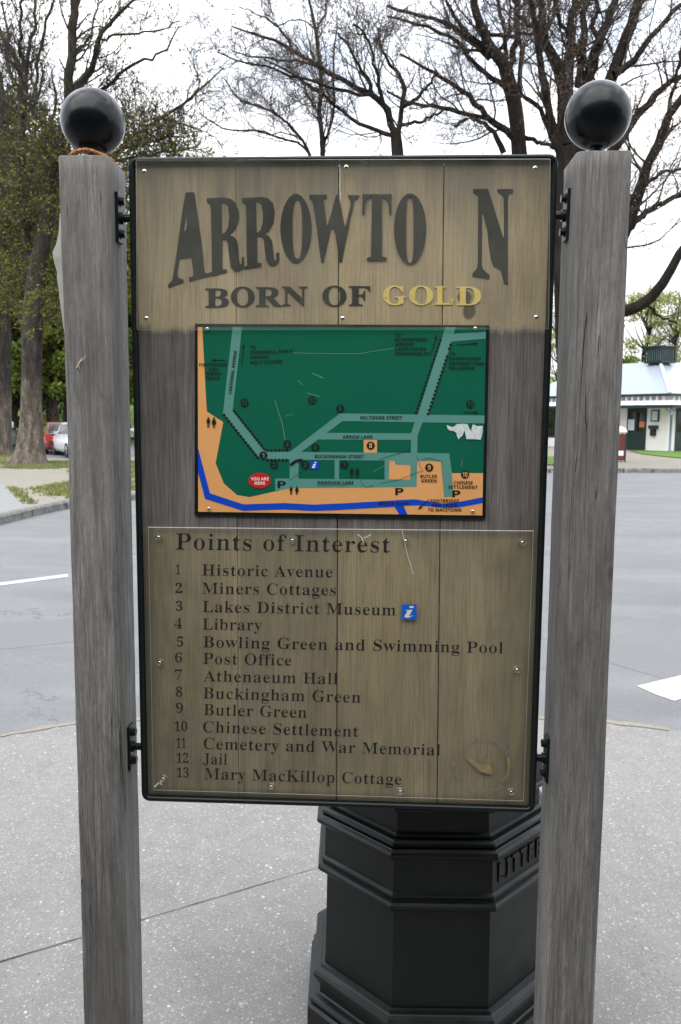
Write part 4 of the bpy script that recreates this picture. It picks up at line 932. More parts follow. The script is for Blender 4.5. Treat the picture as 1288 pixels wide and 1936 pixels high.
def leaf_quads(C, size, rng, jit=0.05):
    n = len(C); C = C+rng.normal(size=(n, 3))*jit
    a = rng.normal(size=(n, 3)); a /= np.linalg.norm(a, axis=1)[:, None]
    b = rng.normal(size=(n, 3)); b -= a*np.sum(a*b, 1)[:, None]; b /= np.linalg.norm(b, axis=1)[:, None]
    s = (size*rng.uniform(.55, 1.25, n))[:, None]; a = a*s; b = b*s*.6
    V = np.stack([C-a, C+b*.9-a*.1, C+a, C-b*.9+a*.1], 1).reshape(-1, 3)
    return V, np.arange(4*n).reshape(n, 4)
def tree(base_uv, D, trunk, limbs, seed, label, grp=None, bark='bark', lens=(1.9, .85, .38), spc=(.36, .20, .13), leafm=None, leafn=0, leafsz=.03, lowleaf=None, slant=.35, up=.10, cat='tree', tw='twig', wid=1.0, epic=None, bare=()):
    """trunk and limbs: lists of (u, v, width in photo pixels); D metres in front of the photographer's plane"""
    rng = np.random.default_rng(seed); k = (D+1.8)/FPX
    b3 = py(base_uv[0], base_uv[1], D); b3[2] = 0.0
    root = empty('tree', tuple(b3), 0, label, cat, grp)
    def lift(pts, d0, sl):
        P, R = [], []; acc = 0; last = None
        for q in pts:
            p0 = py(q[0], q[1], D)
            if last is not None: acc += np.linalg.norm(p0-last)
            last = p0; P.append(py(q[0], q[1], D+d0+sl*acc)); R.append(q[2]*k*.5*wid)
        return P, R
    parts = []; mains = []
    P, R = lift(trunk, 0, 0); P[0][2] = min(P[0][2], .0)
    p_, r_ = rsmp(P, R, 16)
    V, Q = tubes(p_[None], r_[None], 14)
    # buttress and knots: roughen the trunk surface
    ph = rng.uniform(0, 6, 3); ctr = np.repeat(p_, 14, axis=0); off = V-ctr; an = np.tile(np.arange(14)*2*math.pi/14, 16); hz = ctr[:, 2]
    sc = 1+.10*np.sin(3*an+ph[0]+hz*.5)+.06*np.sin(5*an+ph[1]-hz*1.7)+.22*np.exp(-np.maximum(hz-.1, 0)/.55)*(1+.5*np.sin(4*an+ph[2]))
    parts.append((ctr+off*sc[:, None], Q)); mains.append((p_, r_))
    for li in limbs:
        sl = rng.uniform(-slant, slant)
        q_, s_ = lift(li, 0, sl); q_, s_ = rsmp(q_, s_, 14)
        q_[1:-1] += rng.normal(size=(12, 3))*np.array([.03, .05, .03])
        parts.append(tubes(q_[None], s_[None], 8)); mains.append((q_, s_))
    V, Q = join(parts); np_mesh('trunk', V, Q, MAT[bark], root, True)
    if epic:                         # short leafy shoots along the upper trunk and the feet of the limbs
        lo_i = int(np.argmax(p_[:, 2] > epic[0])); tp, tr = rsmp(p_[lo_i:], r_[lo_i:], 14)
        E1, F1 = grow(np.concatenate([tp[None]]+[m[0][None, :] for m in mains[1:epic[2]]]), np.concatenate([tr[None]]+[m[1][None, :] for m in mains[1:epic[2]]]), rng, epic[1], 2.3, (50, 95), 14, -.01, .16, 0, .25, .03, .010)
        for a, b in zip(E1, F1):
            if a[0, 2] < epic[3]: mains.append((a, b))
    Pm = np.stack([rsmp(a, b, 14)[0] for a, b in mains[1:]]); Rm = np.stack([rsmp(a, b, 14)[1] for a, b in mains[1:]])
    keep = [i for i in range(len(Pm)) if i not in bare]; Pm, Rm = Pm[keep], Rm[keep]
    P1, R1 = grow(Pm, Rm, rng, spc[0], lens[0], (25, 62), 7, up, .17, .08, .45, .04, .011)
    P2, R2 = grow(P1, R1, rng, spc[1], lens[1], (28, 65), 5, up*.8, .20, .12, .55, .016, .009)
    P3, R3 = grow(P2, R2, rng, spc[2], lens[2], (25, 65), 4, up*.6, .22, .15, .7, .009, .0068)
    V, Q = join([tubes(P1, R1, 5), tubes(P2, R2, 3), tubes(P3, R3, 3)])
    np_mesh('branches', V, Q, MAT[tw], root, True)
    if leafm:
        C = np.concatenate([P3[:, 1:].reshape(-1, 3), P2[:, 2:].reshape(-1, 3)])
        if lowleaf:
            w = np.clip((lowleaf[1]-C[:, 2])/(lowleaf[1]-lowleaf[0]), lowleaf[2], 1); C = C[rng.random(len(C)) < w]
        if len(C) > leafn: C = C[rng.choice(len(C), leafn, False)]
        V, Q = leaf_quads(C, leafsz, rng, .03); np_mesh('foliage', V, Q, MAT[leafm], root)
    return root
def sc8(pts, ox, oy, s): return [(ox+x/s, oy+y/s, w) for x, y, w in pts]
z8 = lambda *p: sc8(p, 740, 0, 2.35)
z7 = lambda *p: sc8(p, 380, 0, 3.39)
z6 = lambda *p: sc8(p, 0, 0, 3.067)
# right hand tree across the road
tree((1088, 888), 26.4, [(1086, 893, 78), (1088, 860, 62), (1089, 800, 58), (1086, 720, 56), (1080, 620, 54), (1076, 520, 52), (1073, 400, 48), (1074, 330, 44), (1073, 280, 40)],
     [z8((780, 650, 34), (770, 400, 28), (738, 300, 22), (690, 200, 17), (672, 90, 14), (660, -30, 11)), z8((772, 400, 26), (790, 250, 18), (800, 120, 13), (822, -20, 10)), z8((760, 700, 20), (735, 620, 16), (690, 420, 13), (662, 280, 12), (642, 100, 10), (598, -20, 8)),
      z8((790, 700, 32), (815, 600, 28), (870, 350, 22), (922, 200, 18), (962, 80, 15), (1004, -20, 12)), z8((820, 690, 26), (900, 520, 24), (1000, 280, 20), (1060, 120, 19), (1104, -20, 17)), z8((990, 330, 14), (1070, 280, 12), (1150, 170, 10), (1288, 20, 8)),
      z8((840, 760, 24), (980, 680, 18), (1090, 520, 14), (1200, 400, 11), (1300, 330, 9)), z8((830, 380, 14), (848, 200, 13), (862, -20, 11)), z8((750, 690, 12), (710, 600, 9), (650, 470, 8), (570, 420, 6), (520, 410, 4)),
      [(1075, 520, 30), (1130, 490, 24), (1180, 440, 22), (1210, 360, 19), (1236, 285, 16), (1290, 185, 13), (1340, 120, 9)], [(1180, 440, 14), (1210, 412, 11), (1250, 385, 10), (1300, 366, 8)], [(1240, 275, 9), (1262, 215, 8), (1276, 150, 6), (1290, 90, 5)],
      [(1060, 470, 22), (1062, 540, 22), (1100, 572, 22), (1150, 592, 22), (1187, 588, 21), (1215, 575, 20), (1245, 545, 18), (1270, 508, 16), (1300, 462, 14), (1340, 420, 9)], z8((690, 200, 8), (640, 130, 7), (560, 60, 6), (540, -20, 5)), z8((880, 340, 9), (850, 250, 8), (760, 120, 7), (730, -20, 6)), z8((922, 200, 9), (900, 100, 8), (915, 40, 7), (880, -20, 5)),
      [(1208, 352, 8), (1250, 330, 6), (1290, 318, 5)], [(1220, 572, 6), (1250, 600, 4), (1280, 610, 3)]],
     3, 'big bare tree with brown buds and drooping limb right of the sign', None, 'bark_d', (2.7, 1.25, .66), (.43, .25, .14), 'bud', 48000, .029, bare=(12,))
# its neighbour, behind the right half of the sign
tree((990, 880), 30, [(992, 884, 60), (990, 860, 44), (990, 700, 38), (988, 500, 34), (986, 340, 30), (982, 285, 27), (974, 200, 25), (955, 128, 24)],
     [z8((545, 450, 50/2.35), (505, 300, 22), (432, 200, 18), (392, 100, 15), (366, -20, 13)), z8((550, 620, 14), (420, 510, 11), (330, 420, 9), (200, 330, 7), (40, 240, 4)), z8((440, 530, 8), (250, 480, 8), (100, 460, 6), (-20, 405, 4)), z8((440, 260, 12), (330, 160, 9), (200, 90, 7), (-20, 25, 5)),
      z8((520, 400, 11), (400, 310, 8), (300, 200, 7), (180, 130, 6), (-20, 72, 4)), z8((520, 330, 13), (553, 180, 11), (556, -20, 9)), z8((520, 350, 10), (500, 130, 7), (466, -20, 6)), z8((500, 680, 11), (430, 560, 8), (340, 530, 6), (280, 560, 4)), z8((575, 430, 9), (572, 200, 8), (556, 90, 6), (600, -10, 4)),
      z8((445, 235, 8), (300, 100, 7), (235, -20, 5)), z8((400, 110, 8), (460, 160, 6), (560, 160, 6), (650, 150, 4)), z8((590, 610, 9), (680, 640, 7), (740, 665, 5)), z8((470, 240, 7), (520, 150, 6), (530, -20, 5))],
     5, 'bare forked tree with brown buds behind the top of the sign', None, 'bark_d', (2.7, 1.25, .66), (.45, .26, .145), 'bud', 48000, .031)
# dense low limbed tree whose boughs reach left
tree((752, 872), 27.5, [(752, 876, 50), (752, 850, 38), (752, 700, 34), (753, 500, 30), (754, 340, 26), (751, 285, 24), (748, 250, 20)],
     [z7((1255, 880, 15), (1200, 720, 14), (1100, 620, 12), (950, 530, 10), (780, 440, 9), (570, 300, 7), (370, 230, 5), (200, 170, 3)), z7((1250, 870, 10), (1100, 830, 8), (950, 740, 7), (800, 630, 6), (600, 490, 5), (400, 380, 3)), z7((1150, 650, 9), (1000, 600, 7), (800, 550, 6), (680, 510, 5), (520, 460, 5), (350, 420, 4), (100, 330, 2.5)),
      z7((1110, 630, 9), (1060, 500, 8), (1000, 400, 6), (940, 290, 5), (880, 210, 4)), z7((790, 440, 5), (600, 400, 5), (420, 380, 4), (200, 330, 2.5)), z7((580, 300, 5), (490, 170, 4), (400, 110, 3), (240, 40, 2)), z7((1260, 850, 12), (1288, 720, 10), (1300, 560, 9), (1220, 420, 7), (1150, 300, 5), (1140, 180, 4)),
      z7((1230, 780, 8), (1160, 640, 8), (1130, 480, 7), (1100, 380, 5), (1060, 250, 4), (980, 150, 3)), z7((1280, 700, 9), (1400, 620, 7), (1500, 480, 5)), z7((1288, 800, 8), (1420, 780, 6), (1560, 700, 4)), z7((1060, 240, 5), (1010, 210, 4), (985, 150, 3))],
     8, 'low spreading bare tree with boughs over the middle of the sign', None, 'bark_d', (2.6, 1.25, .62), (.36, .24, .145), 'bud', 42000, .029, wid=.9)
# slender tree farther off, centre
tree((612, 850), 40, [(614, 856, 20), (613, 700, 15), (612, 500, 12), (611, 300, 9), (608, 245, 8)],
     [z7((775, 990, 9), (782, 940, 9), (768, 800, 8), (752, 720, 8), (772, 600, 7.5), (764, 430, 7), (736, 190, 6), (688, -20, 4)), z7((736, 190, 5), (770, 140, 4), (802, 60, 3.6), (812, -20, 3)), z7((790, 930, 6), (820, 830, 5), (852, 680, 4), (850, 400, 3.2), (872, 100, 2)), z7((750, 730, 5), (700, 640, 4), (650, 530, 3.5), (540, 400, 2.5)),
      z7((700, 1000, 6), (640, 880, 5), (500, 740, 4.2), (350, 680, 3.5), (230, 620, 3), (150, 500, 2)), z7((690, 980, 5), (600, 910, 4), (370, 840, 3.5), (150, 830, 3), (-10, 720, 2)), z7((640, 880, 4), (520, 760, 3.5), (400, 690, 2.6), (270, 650, 2)), z7((735, 180, 3), (620, 125, 2.4), (480, 160, 2.2), (420, 90, 1.6)), z7((770, 600, 3), (690, 540, 2.4), (600, 490, 2)), z7((640, 880, 3), (560, 860, 2.5), (420, 850, 2), (300, 830, 1.5))],
     12, 'slender pale bare tree far off behind the centre of the sign', None, 'bark_d', (2.9, 1.35, .70), (.38, .23, .14), None, 0, .03, up=.16)
# the two old trees at the left, coming into leaf
tree((62, 886), 24.4, [(53, 892, 80), (55, 872, 58), (56, 840, 46), (57, 800, 41), (58, 760, 39), (60, 700, 37), (61, 650, 36), (65, 560, 35), (78, 480, 32), (92, 400, 27)],
     [[(92, 400, 26), (105, 330, 22), (120, 240, 19), (129, 160, 17), (137, 90, 16), (141, 30, 15), (141, -15, 13)], z6((370, 700, 12), (440, 520, 15), (540, 380, 11), (592, 200, 8), (680, 90, 6), (800, -20, 4)), z6((520, 520, 6), (600, 520, 7), (700, 420, 5.5), (830, 350, 5), (940, 310, 4), (1040, 150, 2)), z6((590, 230, 5), (700, 200, 4.4), (880, 190, 3.6), (1050, 120, 2)),
      z6((560, 960, 11), (690, 880, 9), (770, 780, 7.5), (950, 680, 6), (1100, 580, 5), (1200, 480, 3.5), (1300, 390, 2.2)), z6((600, 960, 7), (680, 930, 6), (850, 900, 5), (1000, 880, 4), (1150, 850, 2.5)), z6((430, 300, 5), (480, 250, 4.5), (520, 220, 4), (560, 60, 3), (600, -20, 2)), [(70, 560, 20), (55, 480, 18), (46, 400, 17), (42, 300, 16), (43, 215, 15), (49, 182, 14), (37, 130, 12), (22, 98, 10), (2, 62, 9), (-20, 20, 6)],
      z6((140, 560, 10), (152, 400, 8), (172, 260, 7), (200, 150, 6), (202, -20, 5)), z6((150, 480, 8), (122, 300, 7), (110, 160, 6), (140, -20, 5)), z6((210, 560, 6), (215, 360, 6), (270, 140, 5), (330, -20, 4)), z6((380, 900, 9), (300, 760, 7), (200, 640, 6), (240, 520, 5), (240, 360, 3)),
      z6((1100, 580, 3), (1160, 480, 3), (1120, 380, 2)), z6((950, 690, 4), (1050, 720, 3.4), (1180, 760, 2.5), (1260, 800, 1.8)), z6((700, 870, 5), (820, 830, 4), (960, 800, 3), (1100, 790, 2))],
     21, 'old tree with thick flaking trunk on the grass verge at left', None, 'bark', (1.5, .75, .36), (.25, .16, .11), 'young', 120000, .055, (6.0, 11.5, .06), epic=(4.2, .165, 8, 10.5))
tree((4, 872), 30, [(-4, 877, 58), (-3, 850, 42), (-1, 780, 40), (0, 700, 40), (-1, 600, 38), (2, 480, 33), (6, 380, 26)],
     [[(4, 400, 22), (14, 300, 18), (8, 220, 14), (-6, 120, 10), (-10, 20, 6)], z6((10, 1150, 14), (60, 900, 12), (130, 700, 11), (128, 620, 9), (80, 480, 8), (30, 330, 7), (60, 200, 5), (10, 10, 4)), z6((20, 1250, 12), (160, 1050, 10), (240, 850, 8), (300, 700, 6), (330, 560, 5), (300, 420, 3)),
      z6((-60, 900, 8), (-120, 700, 6), (-140, 500, 4)), z6((0, 640, 9), (40, 700, 8)), z6((120, 700, 6), (200, 560, 5), (180, 400, 4), (230, 300, 3)), z6((200, 950, 6), (330, 900, 5), (420, 1000, 4), (500, 1080, 3)), z6((30, 1500, 10), (160, 1400, 8), (300, 1380, 6), (420, 1440, 4)), z6((-20, 1450, 9), (-160, 1300, 7), (-300, 1200, 5))],
     23, 'old tree at the left edge of the photo with young olive leaves', None, 'bark', (1.5, .75, .36), (.25, .16, .11), 'young', 120000, .055, (6.0, 12, .10), epic=(4.4, .18, 4, 10.5))
# leafy trees of the park and behind the cottage, each with its own crown
def leafy(u, D, h, w, seed, label, m, n=9000, sz=.11, tm='bark_d', low=.22, gaps=.5, group=None, clumps=26, core=True):
    rng = np.random.default_rng(seed); b = py(u, 800, D); b[2] = 0
    root = empty('tree', tuple(b), 0, label, 'tree', group)
    zt = h*.93; P = np.array([b+np.array([rng.normal()*.12*i*h/40, rng.normal()*.12*i*h/40, zt*i/8]) for i in range(9)]); R = np.linspace(.022*h+.08, .02, 9)
    C = []
    for _ in range(clumps):
        t = low+(1-low)*rng.random()**.8; a = rng.uniform(0, 2*math.pi); rr_ = w*.5*math.sqrt(rng.random())*math.sin(math.pi*min(1, max(.08, (t-low*.6)/(1.02-low*.6))))**.6
        C.append(b+np.array([rr_*math.cos(a), rr_*math.sin(a), h*t]))
    C = np.array(C); br = []
    for c in C:
        t = np.clip((c[2]-b[2])/h-.16, .08, .9)*8; i = int(t); p0 = P[i]+(P[min(i+1, 8)]-P[i])*(t-i)
        mid = (p0+c)/2+np.array([0, 0, -.03*h])+rng.normal(size=3)*.15
        br.append(rsmp([p0, mid, c], [.012*h*.5+.02, .03, .012], 6))
    V, Q = tubes(P[None], R[None], 10); V2, Q2 = tubes(np.stack([q[0] for q in br]), np.stack([q[1] for q in br]), 5)
    V, Q = join([(V, Q), (V2, Q2)]); np_mesh('trunk', V, Q, MAT[tm], root, True)
    Pb = np.stack([q[0] for q in br]); Rb = np.stack([q[1] for q in br])
    P2, R2 = grow(Pb, Rb, rng, .35, w*.16, (25, 65), 4, .1, .2, .3, .6, .03, .008); V, Q = tubes(P2, R2, 3); np_mesh('branches', V, Q, MAT['twig'], root, True)
    k = rng.integers(0, len(C), n); cr = w*rng.uniform(.10, .19, len(C))
    d = rng.normal(size=(n, 3)); d /= np.linalg.norm(d, axis=1)[:, None]; pos = C[k]+d*(cr[k]*rng.random(n)**(gaps))[:, None]*np.array([1, 1, .75])
    pos[:, 2] = np.maximum(pos[:, 2], .3); V, Q = leaf_quads(pos, sz, rng, .05); np_mesh('foliage', V, Q, MAT[m], root)
    return root
G1 = 'leafy trees at the back of the park'
for u, D, h, w, m, lab, sd_, kw in (
        (-40, 44, 13, 8, 'leaf_d', 'dark leafy park tree cut by the left edge of the photo', 31, {}), (22, 50, 15.5, 8, 'leaf_d', 'tall dark leafy park tree between the two old trunks at left', 32, {}),
        (98, 46, 12.5, 6.5, 'leaf_m', 'bright green leafy park tree beside the left post', 33, dict(low=.26)), (150, 52, 16, 9, 'leaf_d', 'tall dark park tree behind the left post', 34, {}),
        (235, 47, 12, 7, 'leaf_m', 'mid green park tree in the gap between left post and sign frame', 35, {}), (104, 39, 7.0, 4.2, 'leaf_m', 'low bright green tree between the flaking trunk and the left post', 71, dict(low=.36)), (30, 42, 7.5, 4.0, 'leaf_m', 'low bright green tree between the two old trunks', 72, dict(low=.36)), (-20, 40, 17, 8, 'young', 'tall olive park tree cut by the left edge in front of the dark ones', 61, dict(low=.2)), (60, 44, 18.5, 8.5, 'young', 'tallest olive park tree rising between the two old trunks', 62, dict(low=.2)), (135, 42, 14.5, 7.5, 'young', 'olive park tree behind the top of the left post', 63, dict(low=.2)), (215, 50, 14, 8, 'young', 'low olive park tree behind the left corner of the sign frame', 64, dict(low=.2)),
        (330, 55, 13, 9, 'leaf_d', 'dark park tree hidden behind the upper left of the board', 36, {}), (70, 58, 14, 9, 'leaf_d', 'farthest dark park tree behind the thick flaking trunk', 38, {})):
    leafy(u, D, h, w, sd_, lab, m, 15000, .15, 'bark_d', kw.get('low', .17), .45, G1, 40)
for u, D, h, w, lab, sd_, n in ((1215, 62, 11.2, 5.5, 'pale spring tree behind the cottage beside the right post', 41, 2600), (1268, 66, 12.2, 6.0, 'tall pale spring tree behind the cottage lantern', 42, 2900), (1330, 60, 10.5, 6, 'pale spring tree behind the cottage cut by the right edge', 43, 2600), (1052, 70, 12.5, 6, 'pale tree in the gap between sign frame and right post', 44, 2400)):
    leafy(u, D, h, w, sd_, lab, 'leaf_y', n, .12, 'bark_d', .38, .6, 'pale spring trees behind the cottage', 26)
for u, D, h, w, lab, sd_, m in ((1192, 57, 5.6, 5.0, 'round green shrub behind the cottage roof next to the right post', 51, 'leaf_m'), (1232, 60, 5.6, 6, 'yellow green shrub behind the cottage roof left of the lantern', 52, 'leaf_y'), (1300, 60, 5.6, 7, 'yellow green shrub behind the cottage roof right of the lantern', 53, 'leaf_y')):
    leafy(u, D, h, w, sd_, lab, m, 7000, .11, 'bark_d', .12, .4, 'shrubs behind the cottage', 30)

# ------------------------------------------------------------------ parked cars
def car(u, v, rz, paint, label, L_=4.0, Wd=1.68, H=1.42, hatch=True):
    p = pz(u, v, -.016); root = empty('parked_car', tuple(p), rz, label, 'car', 'cars parked by the park')
    h = L_/2; mb = MB()
    # lower body: stations along the length, each ring a cross section
    st = [(-h, .42, .62, .80), (-h+.06, .26, .78, .90), (-h+.35, .20, .90, .97), (-.8, .20, .92, 1.0), (.3, .20, .90, 1.0), (h-1.05, .20, .88, 1.0), (h-.5, .22, .80, .96), (h-.1, .28, .68, .88), (h, .42, .56, .76)]
    rings = []
    for x, z0, z1, wf in st:
        w = Wd/2*wf; rings.append([(x, -w*.92, z0), (x, -w, z0+.14), (x, -w, (z0+z1)/2+.04), (x, -w*.93, z1), (x, -w*.5, z1+.03), (x, w*.5, z1+.03), (x, w*.93, z1), (x, w, (z0+z1)/2+.04), (x, w, z0+.14), (x, w*.92, z0)])
    mb.loft(rings, 0, True, True, True, True)
    # cabin
    xb, xr0, xr1, xw = (-h+.10, -h+.45, .35, h-1.25) if hatch else (-h+.55, -h+1.1, .35, h-1.25)
    zb, zr = .88, H; wb, wr = Wd/2*.93, Wd/2*.76
    base = [(xb, zb), (xr0, zr-.03), ((xr0+xr1)/2, zr), (xr1, zr-.03), (xw, zb-.02)]
    lft = [(x, -(wb+(wr-wb)*(z-zb)/(zr-zb)), z) for x, z in base]; rgt = [(x, -y, z) for x, y, z in lft]
    mb.loft([lft, rgt], 0, False, smooth=False); mb.add(lft, [tuple(range(5))[::-1]], 0); mb.add(rgt, [tuple(range(5))], 0)
    body = mb.build('body', MAT[paint], root, False)
    def yat(z): return wb+(wr-wb)*(z-zb)/(zr-zb)+.008
    for s in (-1, 1):
        for x0, x1, x2, x3 in ((xb+.30, xr0+.10, -.22, -.22), (-.14, -.14, xr1-.04, xw-.28)):
            pts = [(x0, zb+.05), (x1, zr-.09), (x2, zr-.09), (x3, zb+.05)]; mb = MB(); mb.add([(x, s*yat(z), z) for x, z in pts], [(0, 1, 2, 3) if s > 0 else (3, 2, 1, 0)]); mb.build('side_window', MAT['glass'], body, False)
    for nm, (xa, za), (xc, zc), o in (('rear_window', base[0], base[1], -.008), ('windscreen', base[4], base[3], .008)):
        mb = MB(); q = []
        for t, s in ((.10, -1), (.90, -1), (.90, 1), (.10, 1)):
            x = xa+(xc-xa)*t+o; z = za+(zc-za)*t+.006; q.append((x, s*(yat(z)-.10), z))
        mb.add(q, [(0, 1, 2, 3) if o > 0 else (3, 2, 1, 0)]); mb.build(nm, MAT['glass'], body, False)
    for x in (-h+.72, h-.78):
        for s in (-1, 1):
            y = s*(Wd/2-.10); mb = MB()
            prof = [(.18, -.10), (.29, -.10), (.31, -.07), (.31, .07), (.29, .10), (.18, .10)]
            mb.loft([[(x+r*math.cos(a), y+d, .30+r*math.sin(a)) for a in np.linspace(0, 2*math.pi, 20, endpoint=False)] for r, d in prof], 0, True, smooth=True); wh = mb.build('wheel', MAT['tyre'], root, False)
            mb = MB(); mb.tube([(x, y-.085, .30), (x, y+.085, .30)], .185, 16, smooth=False); mb.build('rim', MAT['rim'], wh, False)
            mb = MB(); mb.tube([(x, s*(Wd/2-.02)-.004*s, .30), (x, s*(Wd/2+.006), .30)], .355, 20, smooth=False); mb.build('wheel_arch', MAT['tyre'], body, False) if False else None
    for s in (-1, 1):
        mb = MB(); mb.bbox(-h-.02, -h+.16, min(s*.60, s*.80), max(s*.60, s*.80), .62, .86, .02); mb.build('tail_lamp', MAT['lamp_r'], root, False)
        mb = MB(); mb.bbox(h-.16, h+.012, min(s*.42, s*.70), max(s*.42, s*.70), .56, .70, .02); mb.build('headlight', MAT['lamp_w'], root, False)
        mb = MB(); mb.bbox(xw-.42, xw-.28, min(s*.80, s*.95), max(s*.80, s*.95), .92, 1.03, .02); mb.build('mirror', MAT[paint], root, False)
    for x0, x1 in ((-h-.05, -h+.12), (h-.12, h+.05)):
        mb = MB(); mb.bbox(x0, x1, -Wd*.45, Wd*.45, .30, .48, .03); mb.build('bumper', MAT[paint], root, False)
    mb = MB(); mb.bbox(-h-.06, -h-.045, -.26, .26, .34, .44, .003); mb.build('number_plate', MAT['white'], root, False)
    return root
car(151, 862, math.radians(124), 'carwhite', 'white hatchback parked nose away beside the left post', 3.9)
car(113, 856, math.radians(118), 'maroon', 'dark red car parked beyond the white hatchback', 4.2)
car(-3, 849, math.radians(106), 'silver', 'silver car with red tail lamp parked left of the thick trunk', 4.3)
car(226, 834, math.radians(-60), 'cream', 'cream car showing in the gap between left post and sign', 4.2)
# small white notice on a stake by the silver car
nb3 = pz(23, 850, -.016); r0 = empty('notice', tuple(nb3), 0, 'small white notice on a stake beside the silver car', 'sign')
mb = MB(); mb.bbox(-.12, .12, -.012, .012, 1.06, 1.36, .004); mb.build('panel', MAT['white'], r0, False); mb = MB(); mb.tube([(0, .02, 0), (0, .02, 1.3)], .02, 8); mb.build('stake', MAT['bark'], r0, False)

# ------------------------------------------------------------------ the cottage across the road
ang = math.radians(33.5); cp = py(1266, 860, 38.9); hz_ = .12
COT = empty('cottage', (cp[0], cp[1], hz_), ang, 'white cottage with pale iron roof and dark green louvred lantern', 'building')
Ex = np.array([math.cos(ang), math.sin(ang), 0]); Ey = np.array([-math.sin(ang), math.cos(ang), 0]); C0 = np.array([cp[0], cp[1], hz_])
def on_left(u, x):                  # local y on the left-hand face (local x constant) seen at photo column u
    lo_, hi_ = -2.0, 20.0
    def uu(y):
        d = C0+Ex*x+Ey*y+np.array([0, 0, 1.5])-CAM; return 644+FPX*(d@CR)/(d@_f)
    for _ in range(40):
        m = (lo_+hi_)/2
        if uu(m) > u: lo_ = m
        else: hi_ = m
    return (lo_+hi_)/2
zz_ = lambda u, v, y: py(u, v, y)[2]-hz_
ZE = zz_(1250, 743, 39.6); ZV = zz_(1262, 765, 38.9); ZR = zz_(1250, 680, 43.2); VD = .95; OV = .70; LW = 11.0; WD = 6.4; AP = VD+WD/2
mb = MB(); t_ = .25
mb.box(VD, VD+t_, VD, LW, -.12, ZE); mb.box(VD+t_, LW, VD, VD+t_, -.12, ZE); mb.box(VD+t_, LW, LW-t_, LW, -.12, ZE); mb.box(VD+WD, VD+WD+t_, VD+WD, LW-t_, -.12, ZE); mb.box(VD+WD+t_, LW, VD+WD, VD+WD+t_, -.12, ZE)
wall = mb.build('wall', MAT['render'], COT, False)
mb = MB(); e = OV
roofv = [(e, e, ZE), (e, LW+.2, ZE), (AP, LW+.2-2.2, ZR), (AP, AP, ZR), (LW+.2, e, ZE), (LW+.2-2.2, AP, ZR), (VD+WD+.2, LW+.2, ZE), (VD+WD+.2, VD+WD+.2, ZE), (LW+.2, VD+WD+.2, ZE)]
mb.add(roofv, [(0, 3, 2, 1), (0, 4, 5, 3), (1, 2, 6), (2, 3, 7, 6), (3, 5, 8, 7), (4, 8, 5)])
roof = mb.build('roof', MAT['roof'], COT, False)
mb = MB()
for a, b in (((e, e, ZE), (AP, AP, ZR)),): mb.tube([np.array(a)+(0, 0, .03), np.array(b)+(0, 0, .03)], .09, 8)
mb.build('ridge_cap', MAT['lid'], roof, False)
mb = MB(); mb.box(e-.10, e+.02, e-.10, LW+.2, ZE-.13, ZE-.004); mb.box(e+.02, LW+.2, e-.10, e+.02, ZE-.13, ZE-.004); mb.build('gutter', MAT['dkgreen'], COT, False)
# eaves brackets
for k in range(26):
    for ax in (0, 1):
        d = VD+.12+k*.38
        if d > LW-.2: continue
        mb = MB()
        if ax == 0: mb.box(VD-.20, VD-.002, d, d+.09, ZE-.36, ZE-.132)
        else: mb.box(d, d+.09, VD-.20, VD-.002, ZE-.36, ZE-.132)
        mb.build('eaves_bracket', MAT['render'], wall, False)
zh = ZV+.30
mb = MB(); mb.add([(0-.1, 0-.1, ZV), (-.1, LW, ZV), (VD-.003, LW, zh), (VD-.003, VD-.003, zh), (LW, VD-.003, zh), (LW, -.1, ZV)], [(0, 3, 2, 1), (0, 5, 4, 3)]); vr = mb.build('verandah_roof', MAT['lid'], COT, False)
mb = MB(); mb.box(-.14, -.04, -.14, LW, ZV-.16, ZV-.004); mb.box(-.04, LW, -.14, -.04, ZV-.16, ZV-.004); mb.build('fascia', MAT['dkgreen'], vr, False)
for x, y in ((0.02, 0.02), (.02, 3.4), (.02, 6.8), (.02, 10.2), (3.4, .02), (6.8, .02)):
    mb = MB(); mb.tube([(x, y, -.12), (x, y, .1), (x, y, .12), (x, y, ZV-.55), (x, y, ZV-.53), (x, y, ZV-.46), (x, y, ZV-.44), (x, y, ZV-.162)], [.085, .085, .06, .055, .085, .085, .06, .07], 10)
    po = mb.build('verandah_post', MAT['bluegrey'], COT, False)
    mb = MB(); mb.tube([(x, y+.03, ZV-.5), (x, y+.12, ZV-.32), (x, y+.34, ZV-.19)], .03, 6); mb.build('brace', MAT['bluegrey'], po, False)
    mb = MB(); mb.tube([(x+.03, y, ZV-.5), (x+.12, y, ZV-.32), (x+.34, y, ZV-.19)], .03, 6); mb.build('brace', MAT['bluegrey'], po, False)
XF = VD-.004
def face_part(name, y0, y1, z0, z1, m, d=.03, parent=COT):
    mb = MB(); mb.box(XF-d, XF, min(y0, y1), max(y0, y1), z0, z1); return mb.build(name, MAT[m], parent, False)
zd1 = ZV-.12
ya, yb = on_left(1223, VD), on_left(1187, VD)
dr = face_part('double_door', ya, yb, 0, zd1, 'dkgreen', .05)
ym = (ya+yb)/2
for a, b in ((ya+.10, ym-.06), (ym+.06, yb-.10)):
    mb = MB(); mb.box(XF-.058, XF-.051, a, b, .95, zd1-.25); mb.build('pane', MAT['glass'], dr, False)
mb = MB(); y0_, y1_ = on_left(1201.5, VD), on_left(1189.5, VD); mb.box(XF-.064, XF-.0585, y0_, y1_, zz_(1195, 814, 41), zz_(1195, 793, 41)); mb.build('poster', MAT['paper'], dr, False)
